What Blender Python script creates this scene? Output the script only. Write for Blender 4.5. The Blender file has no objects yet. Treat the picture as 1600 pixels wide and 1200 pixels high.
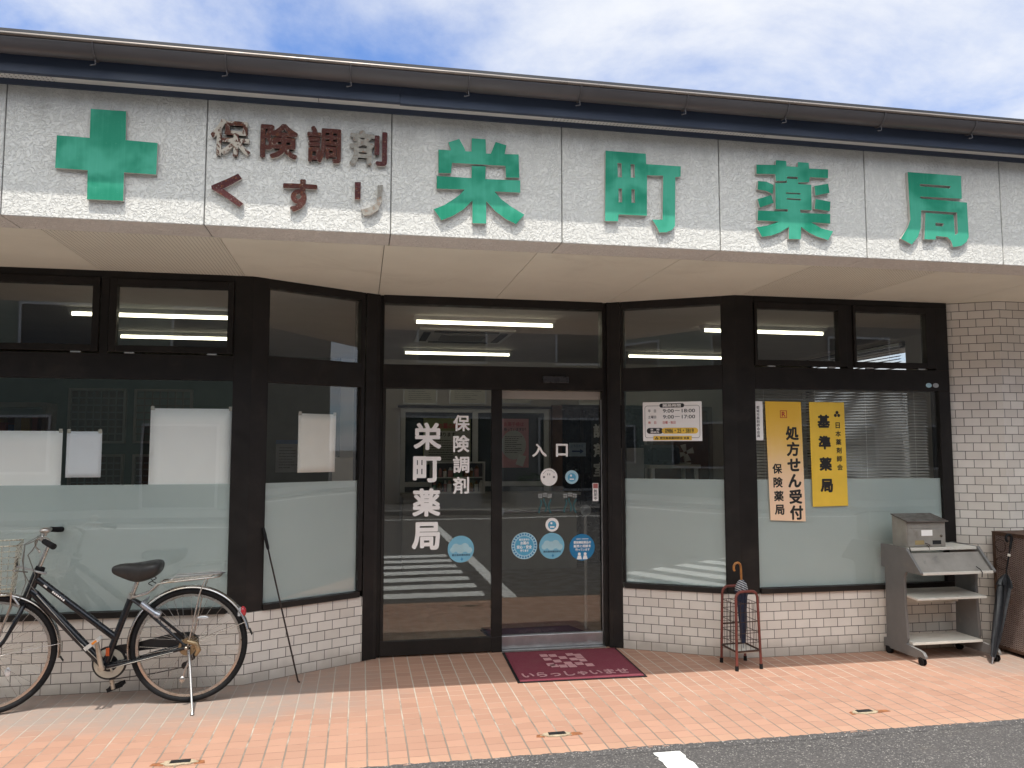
import bpy, math, random
from mathutils import Vector, Matrix

random.seed(7)
sc = bpy.context.scene
COL = sc.collection
PI = math.pi

# ------------------------------------------------------------------ camera
EYE = 1.52
PITCH = math.atan(100 / 1240.0)
YAW = math.radians(10.8)
cd = bpy.data.cameras.new('camera')
cam = bpy.data.objects.new('camera', cd)
COL.objects.link(cam)
cam.location = (0, 0, EYE)
cam.rotation_euler = (PI / 2 + PITCH, 0, -YAW)
cd.sensor_fit = 'HORIZONTAL'
cd.sensor_width = 36.0
cd.lens = 36.0 * 1240.0 / 1600.0
cd.clip_start = 0.05
cd.clip_end = 3000
sc.camera = cam

# ------------------------------------------------------------------ exposure
sc.view_settings.view_transform = 'Standard'
sc.view_settings.look = 'None'
sc.view_settings.exposure = 0.35
sc.view_settings.gamma = 1.0
sc.view_settings.use_curve_mapping = False
sc.cycles.use_denoising = True
sc.cycles.transparent_max_bounces = 24
sc.cycles.max_bounces = 10

# ------------------------------------------------------------------ sun and sky
SUN_DIR = Vector((0.085, 0.362, -1.0)).normalized()
sl = bpy.data.lights.new('sun', 'SUN')
sl.energy = 3.5
sl.angle = math.radians(0.6)
sl.color = (1.0, 0.95, 0.87)
sun = bpy.data.objects.new('sun', sl)
COL.objects.link(sun)
sun.rotation_euler = SUN_DIR.to_track_quat('-Z', 'Y').to_euler()
sun.location = (0, 0, 30)


class NT:
    """small helper for writing node graphs"""
    def __init__(self, tree):
        self.t = tree

    def new(self, typ, **kw):
        n = self.t.nodes.new(typ)
        for k, v in kw.items():
            setattr(n, k, v)
        return n

    def link(self, a, b):
        self.t.links.new(a, b)

    def put(self, sock, v):
        if isinstance(v, bpy.types.NodeSocket):
            self.link(v, sock)
        else:
            if isinstance(v, (tuple, list)) and len(v) == 3 and sock.type == 'RGBA':
                v = (*v, 1.0)
            sock.default_value = v

    def m(self, op, a, b=None, c=None, clamp=False):
        n = self.new('ShaderNodeMath', operation=op)
        n.use_clamp = clamp
        self.put(n.inputs[0], a)
        if b is not None:
            self.put(n.inputs[1], b)
        if c is not None:
            self.put(n.inputs[2], c)
        return n.outputs[0]

    def mix(self, f, a, b, typ='MIX'):
        n = self.new('ShaderNodeMix', data_type='RGBA', blend_type=typ)
        self.put(n.inputs[0], f)
        self.put(n.inputs[6], a)
        self.put(n.inputs[7], b)
        return n.outputs[2]

    def smooth(self, v, lo, hi, to0=0.0, to1=1.0):
        n = self.new('ShaderNodeMapRange', interpolation_type='SMOOTHSTEP')
        self.put(n.inputs[0], v)
        n.inputs[1].default_value = lo
        n.inputs[2].default_value = hi
        n.inputs[3].default_value = to0
        n.inputs[4].default_value = to1
        return n.outputs[0]

    def noise(self, vec, scale, detail=3.0, rough=0.5, dist=0.0):
        n = self.new('ShaderNodeTexNoise')
        if vec is not None:
            self.link(vec, n.inputs['Vector'])
        n.inputs['Scale'].default_value = scale
        n.inputs['Detail'].default_value = detail
        n.inputs['Roughness'].default_value = rough
        n.inputs['Distortion'].default_value = dist
        return n.outputs[0]

    def ramp(self, f, stops):
        n = self.new('ShaderNodeValToRGB')
        cr = n.color_ramp
        while len(cr.elements) < len(stops):
            cr.elements.new(0.5)
        for e, (p, c) in zip(cr.elements, stops):
            e.position = p
            e.color = (*c, 1.0) if len(c) == 3 else c
        self.put(n.inputs[0], f)
        return n.outputs[0]

    def scalev(self, vec, s):
        n = self.new('ShaderNodeVectorMath', operation='MULTIPLY')
        self.link(vec, n.inputs[0])
        n.inputs[1].default_value = s
        return n.outputs[0]

    def bump(self, h, strength, dist, normal=None):
        n = self.new('ShaderNodeBump')
        n.inputs['Strength'].default_value = strength
        n.inputs['Distance'].default_value = dist
        self.link(h, n.inputs['Height'])
        if normal is not None:
            self.link(normal, n.inputs['Normal'])
        return n.outputs[0]


w = bpy.data.worlds.new('World')
sc.world = w
w.use_nodes = True
w.node_tree.nodes.clear()
T = NT(w.node_tree)
wo = T.new('ShaderNodeOutputWorld')
bg = T.new('ShaderNodeBackground')
bg.inputs['Strength'].default_value = 0.148
T.link(bg.outputs[0], wo.inputs[0])
sky = T.new('ShaderNodeTexSky', sky_type='NISHITA')
sky.sun_disc = False
sky.sun_elevation = math.asin(-SUN_DIR.z)
sky.sun_rotation = math.atan2(-SUN_DIR.x, -SUN_DIR.y)
sky.air_density = 1.0
sky.dust_density = 1.0
tc = T.new('ShaderNodeTexCoord')
sx = T.new('ShaderNodeSeparateXYZ')
T.link(tc.outputs['Generated'], sx.inputs[0])
zz = T.m('ADD', T.m('MAXIMUM', sx.outputs[2], 0.0), 0.12)
cv = T.new('ShaderNodeCombineXYZ')
T.link(T.m('DIVIDE', sx.outputs[0], zz), cv.inputs[0])
T.link(T.m('DIVIDE', sx.outputs[1], zz), cv.inputs[1])
cva = T.new('ShaderNodeVectorMath', operation='ADD')
T.link(cv.outputs[0], cva.inputs[0])
cva.inputs[1].default_value = (5.6376, 19.5777, 0)
CV = cva.outputs[0]
cn = T.noise(CV, 1.15, 9.0, 0.60, 0.25)
cn2 = T.noise(CV, 0.45, 3.0, 0.5, 0.0)
cf = T.m('ADD', T.m('MULTIPLY', cn, 0.62), T.m('MULTIPLY', cn2, 0.45))
cloud = T.smooth(cf, 0.375, 0.60)
ccol = T.mix(T.noise(CV, 2.2, 5.0, 0.55, 0.3), (4.3, 4.6, 5.2), (5.5, 5.5, 5.55))
skyb = T.mix(1.0, sky.outputs[0], (0.62, 0.85, 1.2), 'MULTIPLY')
# unseen sky high up and round the sun brightened, added fill for the shade
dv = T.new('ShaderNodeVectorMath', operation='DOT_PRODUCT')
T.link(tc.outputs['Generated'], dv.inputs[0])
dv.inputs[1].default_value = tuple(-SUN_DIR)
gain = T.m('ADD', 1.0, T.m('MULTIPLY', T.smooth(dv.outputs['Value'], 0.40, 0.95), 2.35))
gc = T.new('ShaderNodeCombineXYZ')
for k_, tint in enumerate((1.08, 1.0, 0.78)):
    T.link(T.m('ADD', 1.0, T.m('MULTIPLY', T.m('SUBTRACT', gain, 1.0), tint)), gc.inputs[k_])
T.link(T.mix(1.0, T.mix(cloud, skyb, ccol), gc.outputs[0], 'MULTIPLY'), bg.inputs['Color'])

# ------------------------------------------------------------------ materials
MATS = {}


def nmat(name):
    mt = bpy.data.materials.new(name)
    mt.use_nodes = True
    nt = mt.node_tree
    nt.nodes.clear()
    t = NT(nt)
    out = t.new('ShaderNodeOutputMaterial')
    return mt, t, out


def principled(t, out, col, rough=0.5, metal=0.0, spec=0.5, normal=None, coat=0.0):
    p = t.new('ShaderNodeBsdfPrincipled')
    t.put(p.inputs['Base Color'], col)
    t.put(p.inputs['Roughness'], rough)
    p.inputs['Metallic'].default_value = metal
    p.inputs['Specular IOR Level'].default_value = spec
    p.inputs['Coat Weight'].default_value = coat
    p.inputs['Coat Roughness'].default_value = 0.12
    if normal is not None:
        t.link(normal, p.inputs['Normal'])
    t.link(p.outputs[0], out.inputs[0])
    return p


def pos(t):
    return t.new('ShaderNodeNewGeometry').outputs['Position']


def objc(t):
    return t.new('ShaderNodeTexCoord').outputs['Object']


def mat(name, col, rough=0.5, metal=0.0, var=0.12, vscale=9.0, bump=0.0, bscale=120.0, spec=0.5,
        coat=0.0, dirt=None, dscale=6.0, dlo=0.55, dhi=0.75, rvar=0.1):
    """painted / metal / plastic surface with gentle procedural variation and optional dirt patches"""
    if name in MATS:
        return MATS[name]
    mt, t, out = nmat(name)
    P = pos(t)
    n = t.noise(P, vscale, 5.0, 0.6)
    lo = tuple(c * (1 - var) for c in col)
    hi = tuple(min(1, c * (1 + var)) for c in col)
    c = t.ramp(n, [(0.3, lo), (0.7, hi)])
    if dirt is not None:
        c = t.mix(t.smooth(t.noise(P, dscale, 6.0, 0.65, 0.6), dlo, dhi), c, dirt)
    r = t.smooth(t.noise(P, vscale * 2.3, 3.0), 0.3, 0.7, max(0.02, rough - rvar), min(1, rough + rvar))
    nm = None
    if bump > 0:
        nm = t.bump(t.noise(P, bscale, 4.0, 0.6), 0.6, bump)
    principled(t, out, c, r, metal, spec, nm, coat)
    MATS[name] = mt
    return mt


def emit(name, col, s):
    mt, t, out = nmat(name)
    e = t.new('ShaderNodeEmission')
    e.inputs[0].default_value = (*col, 1)
    e.inputs[1].default_value = s
    t.link(e.outputs[0], out.inputs[0])
    return mt


def glass_mat():
    mt, t, out = nmat('window_glass')
    lw = t.new('ShaderNodeLayerWeight')
    lw.inputs['Blend'].default_value = 0.5
    f5 = t.m('POWER', lw.outputs['Facing'], 5.0)
    fr = t.m('ADD', 0.058, t.m('MULTIPLY', f5, 0.95), clamp=True)
    tr = t.new('ShaderNodeBsdfTransparent')
    tr.inputs[0].default_value = (0.968, 0.98, 0.975, 1)
    gl = t.new('ShaderNodeBsdfGlossy')
    gl.inputs['Roughness'].default_value = 0.0
    gl.inputs['Color'].default_value = (1, 1, 1, 1)
    wob = t.bump(t.noise(pos(t), 1.4, 1.0), 0.06, 0.01)
    t.link(wob, gl.inputs['Normal'])
    mx = t.new('ShaderNodeMixShader')
    t.link(fr, mx.inputs[0])
    t.link(tr.outputs[0], mx.inputs[1])
    t.link(gl.outputs[0], mx.inputs[2])
    t.link(mx.outputs[0], out.inputs[0])
    return mt


def film_mat():
    mt, t, out = nmat('frosted_film')
    P = pos(t)
    sm_ = t.m('ADD', t.m('MULTIPLY', t.noise(P, 2.6, 4.0, 0.6), .6), t.m('MULTIPLY', t.noise(t.scalev(P, (3.0, 3.0, 14.0)), 1.0, 5.0, 0.65), .4))
    c = t.ramp(sm_, [(0.3, (0.63, 0.70, 0.685)), (0.7, (0.69, 0.75, 0.735))])
    df = t.new('ShaderNodeBsdfDiffuse')
    t.link(c, df.inputs[0])
    tl = t.new('ShaderNodeBsdfTranslucent')
    tl.inputs[0].default_value = (0.55, 0.62, 0.60, 1)
    a = t.new('ShaderNodeMixShader')
    a.inputs[0].default_value = 0.12
    t.link(df.outputs[0], a.inputs[1])
    t.link(tl.outputs[0], a.inputs[2])
    tr = t.new('ShaderNodeBsdfTransparent')
    b = t.new('ShaderNodeMixShader')
    b.inputs[0].default_value = 0.34
    t.link(a.outputs[0], b.inputs[1])
    t.link(tr.outputs[0], b.inputs[2])
    t.link(b.outputs[0], out.inputs[0])
    return mt


def stucco_mat():
    mt, t, out = nmat('trowelled_stucco')
    P = pos(t)
    n1 = t.noise(P, 58.0, 4.0, 0.58, 0.8)
    pl = t.smooth(n1, 0.43, 0.56)
    n2 = t.noise(P, 90.0, 3.0, 0.6, 0.4)
    h = t.m('ADD', pl, t.m('MULTIPLY', n2, 0.35))
    big = t.noise(P, 2.2, 4.0, 0.6)
    c = t.ramp(big, [(0.3, (0.72, 0.705, 0.665)), (0.7, (0.78, 0.765, 0.725))])
    c = t.mix(t.m('MULTIPLY', t.m('SUBTRACT', 1.0, pl), 0.30), c, (0.57, 0.562, 0.54))
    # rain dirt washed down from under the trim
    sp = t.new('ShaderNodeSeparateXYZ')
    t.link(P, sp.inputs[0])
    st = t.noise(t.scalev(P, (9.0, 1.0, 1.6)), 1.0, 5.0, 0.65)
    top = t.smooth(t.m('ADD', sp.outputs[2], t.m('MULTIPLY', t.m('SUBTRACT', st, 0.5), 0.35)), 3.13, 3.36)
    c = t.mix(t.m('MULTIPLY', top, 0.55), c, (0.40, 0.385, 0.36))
    principled(t, out, c, 0.85, 0, 0.25, t.bump(h, 0.9, 0.0032))
    return mt


def tile_mat(name):
    """glazed 108 x 60 mm wall tile in running bond, dark grout; UV is in metres"""
    mt, t, out = nmat(name)
    uv = t.new('ShaderNodeTexCoord').outputs['UV']
    b = t.new('ShaderNodeTexBrick')
    t.link(uv, b.inputs['Vector'])
    b.offset = 0.5
    b.inputs['Scale'].default_value = 1.0
    b.inputs['Brick Width'].default_value = 0.114
    b.inputs['Row Height'].default_value = 0.065
    b.inputs['Mortar Size'].default_value = 0.0024
    b.inputs['Mortar Smooth'].default_value = 0.15
    b.inputs['Bias'].default_value = 0.0
    b.inputs['Color1'].default_value = (0.77, 0.72, 0.66, 1)
    b.inputs['Color2'].default_value = (0.66, 0.605, 0.545, 1)
    b.inputs['Mortar'].default_value = (0.045, 0.04, 0.036, 1)
    P = pos(t)
    sm = t.noise(P, 5.0, 5.0, 0.6)
    c = t.mix(t.smooth(sm, 0.4, 0.8, 0.0, 0.35), b.outputs[0], (0.56, 0.52, 0.48), 'MIX')
    c = t.mix(b.outputs[1], c, t.ramp(t.noise(P, 14.0, 3.0), [(0.3, (0.09, 0.08, 0.07)), (0.75, (0.19, 0.17, 0.15))]))
    sp = t.new('ShaderNodeSeparateXYZ')
    t.link(P, sp.inputs[0])
    low = t.m('ADD', sp.outputs[2], t.m('MULTIPLY', t.m('SUBTRACT', t.noise(P, 9.0, 4.0), 0.5), 0.12))
    c = t.mix(t.smooth(low, 0.01, 0.13, 0.5, 0.0), c, (0.25, 0.215, 0.18))
    h = t.m('ADD', t.m('SUBTRACT', 1.0, b.outputs[1]), t.m('MULTIPLY', t.noise(P, 70.0, 2.0), 0.10))
    r = t.mix(b.outputs[1], (0.42, 0.42, 0.42), (0.95, 0.95, 0.95))
    principled(t, out, c, r, 0, 0.4, t.bump(h, 0.7, 0.003))
    return mt


def pavement_mat():
    mt, t, out = nmat('terracotta_paving')
    P = pos(t)
    sp = t.new('ShaderNodeSeparateXYZ')
    t.link(P, sp.inputs[0])
    wob = t.m('MULTIPLY', t.m('SUBTRACT', t.noise(P, 7.0, 2.0), 0.5), 0.006)
    X = t.m('ADD', t.m('DIVIDE', t.m('ADD', t.m('ADD', sp.outputs[0], 0.043), wob), 0.1005), 200.0)
    Y = t.m('ADD', t.m('DIVIDE', t.m('SUBTRACT', t.m('ADD', sp.outputs[1], wob), 4.072), 0.0935), 200.0)
    fx = t.m('ABSOLUTE', t.m('SUBTRACT', t.m('FRACT', X), 0.5))
    fy = t.m('ABSOLUTE', t.m('SUBTRACT', t.m('FRACT', Y), 0.5))
    nj = t.noise(P, 6.0, 4.0, 0.6)
    jx = t.smooth(fx, 0.452, 0.468)
    jy0 = t.smooth(fy, 0.474, 0.488)
    vis = t.smooth(t.noise(t.scalev(P, (2.0, 9.0, 1.0)), 1.3, 3.0, 0.6), 0.36, 0.60, 0.25, 1.0)
    jy = t.m('MULTIPLY', jy0, vis)
    # far from the kerb the joints are packed with pale mortar, near it they are open and dark
    dk = t.smooth(t.m('ADD', sp.outputs[1], t.m('MULTIPLY', t.m('SUBTRACT', nj, 0.5), 2.6)), 4.15, 5.2)
    jcx = t.mix(dk, (0.20, 0.165, 0.135), (0.47, 0.40, 0.33))
    jcy = t.mix(dk, (0.20, 0.12, 0.085), (0.62, 0.50, 0.40))
    # per tile tone
    cid = t.new('ShaderNodeCombineXYZ')
    t.link(t.m('FLOOR', X), cid.inputs[0])
    t.link(t.m('FLOOR', Y), cid.inputs[1])
    wn = t.new('ShaderNodeTexWhiteNoise', noise_dimensions='2D')
    t.link(cid.outputs[0], wn.inputs['Vector'])
    c = t.ramp(wn.outputs[0], [(0.0, (0.345, 0.195, 0.138)), (0.5, (0.375, 0.215, 0.153)), (1.0, (0.410, 0.235, 0.166))])
    c = t.mix(t.smooth(t.noise(P, 1.1, 5.0, 0.6), 0.35, 0.7, 0.0, 0.4), c, (0.395, 0.240, 0.173))
    c = t.mix(t.smooth(t.noise(P, 55.0, 4.0, 0.7), 0.5, 0.75, 0.0, 0.28), c, (0.36, 0.21, 0.145))
    # ribbed nosing row along the kerb
    rib = t.m('SINE', t.m('MULTIPLY', sp.outputs[1], 2 * PI / 0.0155))
    inrow = t.m('LESS_THAN', sp.outputs[1], 4.070)
    ribm = t.m('MULTIPLY', t.smooth(rib, 0.1, 0.8), inrow)
    c = t.mix(t.m('MULTIPLY', ribm, 0.40), c, (0.60, 0.40, 0.26))
    c = t.mix(jy, c, jcy)
    c = t.mix(jx, c, jcx)
    # grey worn patch in front of the bicycle bay and by the rack
    nw = t.m('MULTIPLY', t.m('SUBTRACT', t.noise(P, 2.4, 6.0, 0.62), 0.5), 1.1)
    wx = t.smooth(t.m('ADD', sp.outputs[0], nw), -0.6, 0.5, 1.0, 0.0)
    wy = t.smooth(t.m('ADD', sp.outputs[1], t.m('MULTIPLY', nw, 0.6)), 4.62, 5.0)
    worn = t.m('MULTIPLY', wx, wy)
    wx2 = t.smooth(t.m('ADD', sp.outputs[0], t.m('MULTIPLY', nw, 0.7)), 3.9, 4.4)
    wy2 = t.smooth(t.m('ADD', sp.outputs[1], t.m('MULTIPLY', nw, 0.4)), 4.6, 4.9)
    worn = t.m('MAXIMUM', worn, t.m('MULTIPLY', t.m('MULTIPLY', wx2, wy2), 0.75))
    worn = t.m('MULTIPLY', worn, t.smooth(t.noise(P, 16.0, 4.0, 0.6), 0.25, 0.6, 0.6, 0.95))
    c = t.mix(worn, c, t.mix(jx, (0.275, 0.225, 0.195), (0.31, 0.275, 0.24)))
    # dark scuffs
    c = t.mix(t.smooth(t.noise(t.scalev(P, (1.0, 3.0, 1.0)), 2.7, 7.0, 0.7, 0.5), 0.58, 0.78, 0.0, 0.45), c, (0.27, 0.165, 0.115))
    # chewing-gum spots and drips
    vo = t.new('ShaderNodeTexVoronoi')
    t.link(t.scalev(P, (1.0, 1.0, 0.0)), vo.inputs['Vector'])
    vo.inputs['Scale'].default_value = 4.5
    vo.inputs['Randomness'].default_value = 1.0
    sc3 = t.new('ShaderNodeSeparateColor')
    t.link(vo.outputs['Color'], sc3.inputs[0])
    gum = t.m('MULTIPLY', t.m('LESS_THAN', vo.outputs['Distance'], t.m('MULTIPLY', sc3.outputs[1], 0.075)), t.m('GREATER_THAN', sc3.outputs[0], 0.62))
    c = t.mix(t.m('MULTIPLY', gum, 0.45), c, (0.20, 0.145, 0.115))
    h = t.m('SUBTRACT', 1.0, t.m('MAXIMUM', t.m('MULTIPLY', jx, 0.8), t.m('MULTIPLY', jy0, 0.6)))
    h = t.m('ADD', h, t.m('MULTIPLY', ribm, 0.5))
    h = t.m('ADD', h, t.m('MULTIPLY', t.noise(P, 130.0, 3.0, 0.6), 0.28))
    principled(t, out, c, 0.8, 0, 0.3, t.bump(h, 0.8, 0.003))
    return mt


def asphalt_mat():
    mt, t, out = nmat('asphalt')
    P = pos(t)
    v = t.new('ShaderNodeTexVoronoi')
    t.link(P, v.inputs['Vector'])
    v.inputs['Scale'].default_value = 170.0
    agg = t.ramp(v.outputs['Color'], [(0.0, (0.045, 0.043, 0.043)), (0.55, (0.088, 0.083, 0.082)), (0.86, (0.13, 0.122, 0.118)), (1.0, (0.36, 0.34, 0.31))])
    sepc = t.new('ShaderNodeSeparateColor')
    t.link(v.outputs['Color'], sepc.inputs[0])
    agg = t.ramp(sepc.outputs[0], [(0.0, (0.05, 0.047, 0.047)), (0.5, (0.074, 0.070, 0.070)), (0.9, (0.115, 0.108, 0.105)), (0.985, (0.30, 0.28, 0.26))])
    big = t.noise(P, 1.7, 6.0, 0.65)
    c = t.mix(t.smooth(big, 0.35, 0.7, 0.0, 0.5), agg, (0.085, 0.079, 0.076))
    c = t.mix(t.smooth(t.noise(P, 3.1, 5.0, 0.7, 0.8), 0.62, 0.75, 0.0, 0.35), c, (0.17, 0.15, 0.12))
    h = t.m('ADD', t.m('SUBTRACT', 1.0, v.outputs['Distance']), t.noise(P, 60.0, 3.0))
    principled(t, out, c, 0.88, 0, 0.3, t.bump(h, 0.8, 0.004))
    return mt


def roadpaint_mat():
    mt, t, out = nmat('worn_road_paint')
    P = pos(t)
    n = t.noise(P, 26.0, 6.0, 0.7, 0.4)
    c = t.ramp(n, [(0.30, (0.62, 0.62, 0.60)), (0.6, (0.76, 0.76, 0.74))])
    wear = t.smooth(t.noise(P, 6.0, 7.0, 0.72, 0.6), 0.60, 0.68)
    c = t.mix(t.m('MULTIPLY', wear, 0.8), c, (0.13, 0.125, 0.12))
    principled(t, out, c, 0.75, 0, 0.3, t.bump(t.noise(P, 150.0, 4.0, 0.7), 0.7, 0.003))
    return mt


def sign_green_mat():
    """green enamel, chalky and bleached in patches and at the middle of the strokes"""
    mt, t, out = nmat('faded_green_enamel')
    P = pos(t)
    big = t.noise(P, 4.2, 3.0, 0.5, 0.3)
    streak = t.noise(t.scalev(P, (60.0, 1.0, 3.0)), 1.0, 3.0, 0.6)
    f = t.m('ADD', t.m('MULTIPLY', t.smooth(big, 0.40, 0.62), 0.72), t.m('MULTIPLY', t.smooth(streak, 0.45, 0.8), 0.20))
    c = t.mix(f, (0.002, 0.235, 0.135), (0.075, 0.44, 0.30))
    c = t.mix(t.smooth(t.noise(P, 90.0, 4.0, 0.7), 0.62, 0.72, 0.0, 0.3), c, (0.22, 0.50, 0.38))
    principled(t, out, c, 0.55, 0, 0.35, t.bump(streak, 0.2, 0.0008))
    return mt


def rust_letter_mat(name, base, peel, amount):
    mt, t, out = nmat(name)
    P = pos(t)
    n = t.noise(P, 22.0, 5.0, 0.65, 0.5)
    c = t.ramp(t.noise(P, 45.0, 5.0, 0.7), [(0.3, base), (0.55, tuple(x * 0.55 for x in base)), (0.72, (0.30, 0.105, 0.035))])
    c = t.mix(t.smooth(n, amount, amount + 0.05), c, peel)
    c = t.mix(t.smooth(t.noise(P, 160.0, 3.0, 0.6), 0.60, 0.68, 0.0, 0.6), c, peel)
    principled(t, out, c, 0.75, 0, 0.3, t.bump(n, 0.6, 0.002))
    return mt


def perforated_mat(name='perforated_board', lo=(0.68, 0.675, 0.585), hi=(0.72, 0.715, 0.62)):
    mt, t, out = nmat(name)
    P = pos(t)
    sp = t.new('ShaderNodeSeparateXYZ')
    t.link(P, sp.inputs[0])
    ax = t.m('SUBTRACT', t.m('FRACT', t.m('ADD', t.m('DIVIDE', sp.outputs[0], 0.021), 300.0)), 0.5)
    ay = t.m('SUBTRACT', t.m('FRACT', t.m('ADD', t.m('DIVIDE', sp.outputs[1], 0.021), 300.0)), 0.5)
    d = t.m('SQRT', t.m('ADD', t.m('MULTIPLY', ax, ax), t.m('MULTIPLY', ay, ay)))
    hole = t.smooth(d, 0.14, 0.20, 1.0, 0.0)
    c = t.ramp(t.noise(P, 3.0, 4.0), [(0.3, lo), (0.7, hi)])
    c = t.mix(hole, c, (0.11, 0.095, 0.08))
    principled(t, out, c, 0.9, 0, 0.2, t.bump(t.m('SUBTRACT', 1.0, hole), 0.6, 0.004))
    return mt


def banner_faded_mat():
    """yellow print sun-bleached to peach from the bottom up, ragged edge"""
    mt, t, out = nmat('sun_bleached_yellow_plate')
    P = pos(t)
    sp = t.new('ShaderNodeSeparateXYZ')
    t.link(P, sp.inputs[0])
    h = t.m('ADD', sp.outputs[2], t.m('MULTIPLY', t.m('SUBTRACT', t.noise(P, 7.0, 5.0, 0.6), 0.5), 0.22))
    c = t.ramp(t.smooth(h, 1.18, 1.82), [(0.0, (0.90, 0.64, 0.44)), (0.45, (0.86, 0.58, 0.23)), (1.0, (0.82, 0.49, 0.05))])
    principled(t, out, c, 0.45, 0, 0.4)
    return mt


def carpet_mat():
    mt, t, out = nmat('maroon_carpet')
    P = pos(t)
    n = t.noise(P, 260.0, 3.0, 0.7)
    c = t.ramp(n, [(0.3, (0.155, 0.032, 0.050)), (0.7, (0.26, 0.068, 0.090))])
    c = t.mix(t.smooth(t.noise(P, 7.0, 4.0, 0.6), 0.45, 0.7, 0, 0.35), c, (0.21, 0.075, 0.085))
    principled(t, out, c, 0.95, 0, 0.1, t.bump(n, 1.0, 0.004))
    return mt


def mesh_bin_mat():
    """rusty expanded-metal sheet: rows of offset lozenge openings"""
    mt, t, out = nmat('rusty_expanded_metal')
    P = pos(t)
    sp = t.new('ShaderNodeSeparateXYZ')
    t.link(P, sp.inputs[0])
    u = t.m('ADD', t.m('DIVIDE', t.m('ADD', sp.outputs[0], sp.outputs[1]), 0.034), 400.0)
    v = t.m('ADD', t.m('DIVIDE', sp.outputs[2], 0.014), 400.0)
    a = t.m('ABSOLUTE', t.m('SUBTRACT', t.m('FRACT', t.m('ADD', u, v)), 0.5))
    b = t.m('ABSOLUTE', t.m('SUBTRACT', t.m('FRACT', t.m('SUBTRACT', u, v)), 0.5))
    strand = t.m('MAXIMUM', t.smooth(a, 0.33, 0.40), t.smooth(b, 0.33, 0.40))
    n = t.noise(P, 18.0, 5.0, 0.65)
    c = t.ramp(n, [(0.3, (0.30, 0.215, 0.185)), (0.6, (0.38, 0.29, 0.255)), (0.75, (0.30, 0.16, 0.10))])
    p = t.new('ShaderNodeBsdfPrincipled')
    t.link(c, p.inputs['Base Color'])
    p.inputs['Roughness'].default_value = 0.7
    p.inputs['Metallic'].default_value = 0.2
    t.link(t.bump(strand, 0.8, 0.003), p.inputs['Normal'])
    tr = t.new('ShaderNodeBsdfTransparent')
    mx = t.new('ShaderNodeMixShader')
    t.link(strand, mx.inputs[0])
    t.link(tr.outputs[0], mx.inputs[1])
    t.link(p.outputs[0], mx.inputs[2])
    t.link(mx.outputs[0], out.inputs[0])
    return mt


GLASS = glass_mat()
FILM = film_mat()
STUCCO = stucco_mat()
TILE = tile_mat('white_wall_tile')
PAVE = pavement_mat()
ASPH = asphalt_mat()
PAINT = roadpaint_mat()
GREEN = sign_green_mat()
PERF = perforated_mat()
CARPET = carpet_mat()
BINMESH = mesh_bin_mat()
PERFW = perforated_mat('perforated_eave_board', (0.64, 0.63, 0.60), (0.68, 0.67, 0.64))
BRONZE = mat('dark_bronze_aluminium', (0.017, 0.0145, 0.0135), 0.45, 0.0, 0.2, 5.0, spec=0.22, dirt=(0.030, 0.025, 0.021), dscale=5, dlo=0.5, dhi=0.8)
RUBBER = mat('black_rubber', (0.009, 0.009, 0.010), 0.75, 0, 0.25, 30, spec=0.25)
DARK = mat('black_recess', (0.008, 0.008, 0.009), 0.6, 0, 0.1)
SOFFIT = mat('cream_soffit_board', (0.72, 0.715, 0.62), 0.9, 0, 0.05, 2.0, bump=0.001, bscale=60, spec=0.2, dirt=(0.65, 0.64, 0.55), dscale=1.6)
EAVEW = mat('white_eave_board', (0.66, 0.65, 0.62), 0.85, 0, 0.04, 3.0)
NAVY = mat('navy_barge_board', (0.038, 0.052, 0.088), 0.5, 0, 0.12, 1.2)
GUTTER = mat('grey_brown_gutter', (0.085, 0.078, 0.082), 0.38, 0, 0.1, 2.0, spec=0.5)
STEEL = mat('galvanised_steel', (0.45, 0.45, 0.46), 0.4, 0.9, 0.15, 20)
CHROME = mat('chrome', (0.50, 0.475, 0.445), 0.26, 1.0, 0.08, 6, rvar=0.04, dirt=(0.33, 0.25, 0.17), dscale=7, dlo=0.5, dhi=0.8)
ALU = mat('brushed_aluminium', (0.50, 0.50, 0.50), 0.38, 0.85, 0.1, 15)
BLACKPAINT = mat('black_bicycle_enamel', (0.006, 0.007, 0.010), 0.25, 0, 0.1, 8, coat=0.25, spec=0.35)
SADDLE = mat('worn_black_vinyl', (0.022, 0.021, 0.020), 0.5, 0, 0.25, 14, bump=0.0006, bscale=300)
WHITEVINYL = mat('white_vinyl_lettering', (0.93, 0.905, 0.88), 0.5, 0, 0.04, 6)
INK = mat('black_ink', (0.014, 0.013, 0.013), 0.6, 0, 0.1)
REDINK = mat('red_ink', (0.50, 0.045, 0.03), 0.6, 0, 0.1)
PAPER = mat('white_paper', (0.91, 0.90, 0.88), 0.85, 0, 0.035, 4)
PAPERG = mat('pale_grey_paper', (0.78, 0.79, 0.83), 0.85, 0, 0.035, 4)
YELLOW = mat('yellow_plate', (0.84, 0.55, 0.06), 0.45, 0, 0.07, 5)
BANNERF = banner_faded_mat()
WALLIN = mat('interior_wallpaper', (0.50, 0.465, 0.425), 0.9, 0, 0.05, 3)
CEILIN = mat('interior_ceiling_board', (0.50, 0.47, 0.445), 0.9, 0, 0.05, 3)
FLOORIN = mat('interior_floor', (0.20, 0.17, 0.14), 0.45, 0, 0.15, 3)
GREYP = mat('grey_melamine', (0.155, 0.150, 0.145), 0.5, 0, 0.08, 4, dirt=(0.20, 0.185, 0.165), dscale=5)
IVORY = mat('ivory_melamine', (0.62, 0.59, 0.53), 0.45, 0, 0.06, 5, dirt=(0.47, 0.43, 0.37), dscale=7)
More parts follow.
